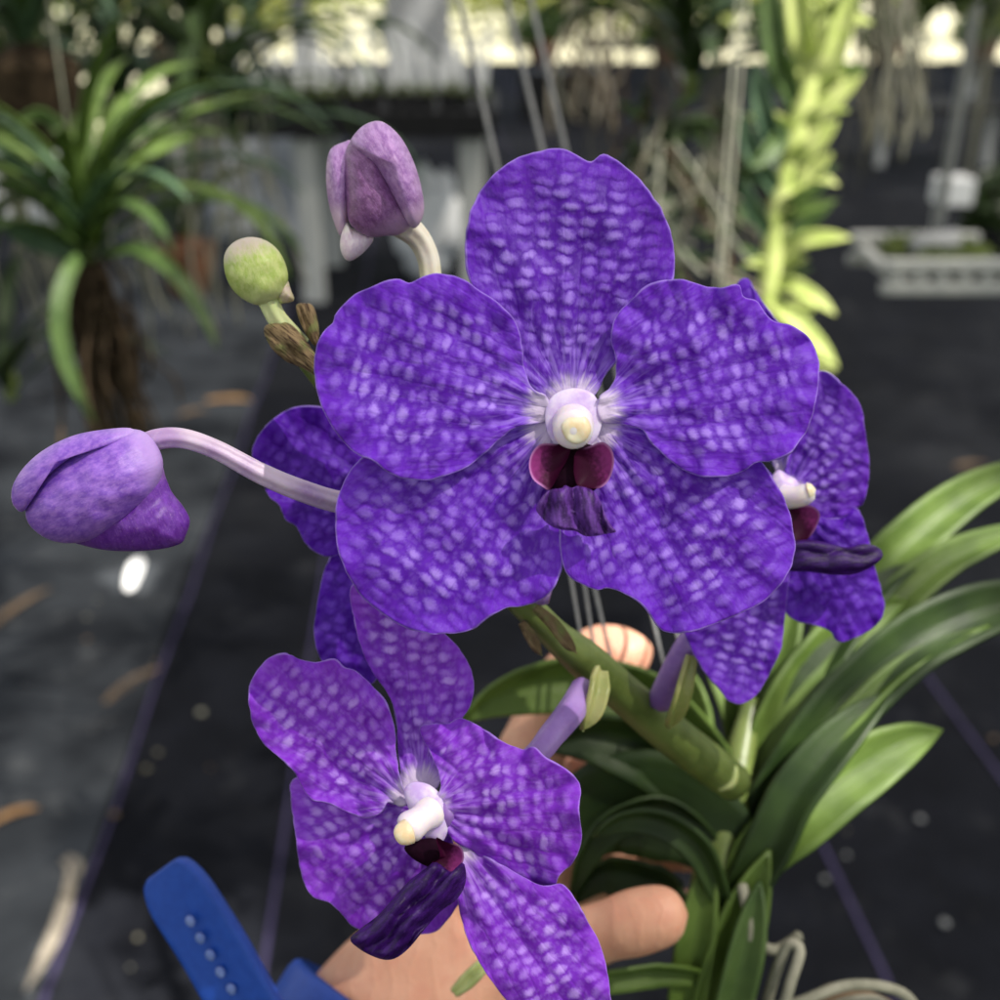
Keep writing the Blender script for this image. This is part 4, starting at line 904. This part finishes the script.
pillow('bud_sepal', [(130, 428), (100, 430), (72, 436), (45, 449), (25, 466), (13, 485), (12, 502), (20, 512), (27, 508), (33, 495), (50, 475), (75, 456), (105, 443), (135, 436)],
       .2198, .0070, M_BUD, B1, base=(140, 432), tip=(18, 505), centre=(56, 462), fz=.0005)
B2 = ptube('bud', [(440, 320, .246), (432, 285, .2465), (428, 258, .2465), (418, 238, .2455), (402, 224, .2435), (388, 215, .241)], [12, 10.5, 10.5, 11.5, 14, 16], M_PEDW, PL, seg=48, n=60, rdg=.06)
B2['label'] = 'dusky mauve bud nodding above the left petal of the central flower'
pillow('bud_sepal', [(330, 150), (344, 142), (352, 143), (352, 180), (350, 215), (342, 236), (335, 225), (328, 200), (326, 172)], .2420, .0070, M_BUDP, B2, base=(350, 215), tip=(340, 143), fz=.0005)
pillow('bud_sepal', [(345, 222), (352, 228), (370, 234), (373, 241), (362, 254), (350, 261), (343, 256), (340, 243)], .2400, .0040, M_BUDW, B2, base=(352, 228), tip=(348, 260))
pillow('bud_sepal', [(346, 150), (360, 130), (375, 124), (385, 150), (400, 190), (412, 222), (400, 234), (385, 236), (370, 237), (356, 230), (348, 218), (345, 180)], .2375, .0080, M_BUDPD, B2, base=(408, 225), tip=(352, 145), centre=(372, 190), fz=.0005)
pillow('bud_sepal', [(350, 142), (358, 130), (368, 123), (380, 121), (392, 128), (404, 142), (415, 165), (422, 190), (424, 212), (416, 228), (406, 222), (392, 198), (374, 168), (356, 150)], .2365, .0105, M_BUDP, B2, base=(414, 228), tip=(362, 128), centre=(396, 165), fz=.0007)
B3 = ptube('bud', [(298, 345, .245), (284, 328, .242), (275, 315, .240), (268, 300, .239), (262, 288, .239)], [12, 11, 10, 11, 14], M_PEDG, PL, seg=48, n=50, rdg=.08)
B3['label'] = 'small round green bud at the tip of the spike'
pillow('bud_sepal', [(224, 268), (225, 253), (234, 242), (249, 237), (265, 240), (278, 250), (286, 265), (288, 280), (282, 295), (270, 303), (256, 305), (240, 297), (229, 284)], .2385, .0062, M_BUDG, B3, base=(262, 303), tip=(242, 240), fz=.0006)
pillow('bud_sepal', [(276, 285), (286, 278), (291, 290), (294, 300), (286, 303), (278, 302)], .2395, .0030, M_BUDGT, B3, base=(278, 300), tip=(290, 288))
pillow('bract', [(264, 328), (278, 321), (292, 325), (304, 338), (314, 352), (322, 366), (318, 376), (302, 368), (284, 360), (270, 346)], .2405, .0040, M_BRACT, PL, base=(318, 370), tip=(268, 328), flute=.0006, fk=.3, fz=.002)
pillow('bract', [(296, 306), (304, 303), (313, 306), (318, 322), (319, 338), (315, 346), (307, 336), (300, 322)], .2420, .0016, M_BRACT, PL, base=(314, 345), tip=(300, 305), flute=.0005, fk=.35, fz=.0015)

# ---- hanger wires of the held plant
t = thing('wire_hanger', P(600, 640, .32), 'thin grey hanger wires running down behind the central flower to the plant', 'wire hanger')
for a, b in (((452, -30, .60), (618, 690, .315)), ((500, -30, .62), (672, 700, .32)), ((524, -30, .66), (690, 690, .325)), ((515, 250, .42), (590, 690, .315)), ((535, 250, .42), (600, 690, .315))):
    ptube('wire', [a, tuple((u+v)/2 for u, v in zip(a, b)), b], 1.7 if a[2] < .5 else [2.6, 2.2, 1.7], M_WIRE, t, seg=8)

# ============================================================ PERSON (hand and forearm) and watch strap
def hand():
    V, Fs = [], []
    def chain(pp, n=None):
        q = cr([tuple(P(x, y, d))+(r,) for x, y, d, r in pp], n or len(pp)*5)
        # rounded tips: taper last samples
        tube_geo([p[:3] for p in q], [p[3] for p in q], 16, True, V, Fs)
    # forearm -> wrist -> palm
    chain([(250, 1260, .335, .033), (330, 1130, .335, .031), (395, 1030, .335, .0275), (440, 985, .335, .0262), (480, 950, .338, .027)])
    for k, (kx, ky, kd) in enumerate([(505, 805, .362), (545, 850, .368), (570, 895, .372), (575, 945, .372)]):
        chain([(440, 985, .340, .018), (480, 930-8*k*0, .350, .0165), (kx, ky, kd, .0125)])
    # index: up behind leaf, bends right over the stem
    chain([(505, 805, .362, .0115), (535, 745, .360, .0105), (568, 682, .362, .0100), (600, 654, .364, .0092), (628, 658, .362, .0086), (640, 664, .360, .0070)])
    # middle, ring, little: wrap behind the stem
    chain([(545, 850, .368, .0115), (570, 800, .368, .0105), (605, 774, .366, .0098), (640, 776, .362, .0086), (652, 780, .360, .0070)])
    chain([(570, 895, .372, .0110), (610, 860, .374, .0100), (650, 842, .374, .0092), (690, 846, .366, .0082), (700, 850, .362, .0068)])
    chain([(575, 945, .372, .0100), (620, 925, .376, .0088), (660, 912, .374, .0080), (700, 915, .366, .0070), (708, 918, .364, .0058)])
    # thumb: leaves the side of the palm, in front of the stem side
    chain([(470, 990, .338, .0190), (520, 962, .325, .0145), (560, 946, .315, .0098), (585, 938, .310, .0082), (610, 930, .3065, .0078), (630, 924, .304, .0085), (652, 918, .3025, .0083), (670, 915, .302, .0074), (681, 914, .302, .0052)])
    o = mk('person', V, Fs, M_SKIN, loc=P(395, 1030, .335), label='hand and bare forearm reaching up to grip the orchid stem behind the lower flower', cat='person')
    r = o.modifiers.new('remesh', 'REMESH'); r.mode = 'VOXEL'; r.voxel_size = .0013; r.use_smooth_shade = True
    s = o.modifiers.new('smooth', 'SMOOTH'); s.factor = .5; s.iterations = 10
    return o
HAND = hand()
t = thing('watch_strap', P(300, 1010, .30), 'blue rubber watch strap round the wrist with its pointed tail sticking up', 'watch strap')
# band around the wrist: ring swept round the forearm axis
ax0, ax1 = P(330, 1130, .335), P(395, 1030, .335); axd = (ax1-ax0).normalized(); cc = P(376, 1056, .335); axd = (axd+FW*.35).normalized()
u_ = axd.orthogonal().normalized(); v_ = axd.cross(u_)
V, Fs = [], []; NB = 64; RB = .0325; HW = .0105; TH = .0022
for k in range(NB):
    a = 2*pi*k/NB; rd = u_*cos(a)+v_*sin(a)
    for (r_, h_) in ((RB, -HW), (RB+TH*.7, -HW+.001), (RB+TH, -HW+.003), (RB+TH, HW-.003), (RB+TH*.7, HW-.001), (RB, HW)):
        V.append(cc+rd*r_+axd*h_)
for k in range(NB):
    k2 = (k+1) % NB
    for j in range(6):
        j2 = (j+1) % 6; Fs.append((k*6+j, k*6+j2, k2*6+j2, k2*6+j))
mk('band', V, Fs, M_STRAP, t)
# loose tail
tp = [(345, 1130, .292), (300, 1078, .293), (255, 1020, .294), (215, 950, .295), (180, 895, .296), (163, 868, .297)]
def sprof(s): return 1.0 if s < .86 else max(.45, sqrt(max(0, 1-((s-.86)/.14)**2))*.5+.5)
pts = [P(*p) for p in tp]; tt = (pts[-1]-pts[0]).normalized(); s0 = tt.cross(FW).normalized()
V, Fs, U = leaf_geo(pts, .0188, s0*cos(.25)+FW*sin(.25), .02, NS=60, NC=10, prof=sprof)
o = solid(mk('strap_tail', V, Fs, M_STRAP, t, uvs=U), .0032)
b_ = o.modifiers.new('bevel', 'BEVEL'); b_.width = .0008; b_.segments = 2
for x, y in ((190, 921), (200, 938), (210, 955), (220, 972), (231, 989)):
    pillow('strap_hole', [(x-3, y-5), (x+2, y-5), (x+5, y), (x+3, y+6), (x-2, y+5), (x-5, y)], .2918, .0006, M_HOLE, t, NR=4, NA=16)
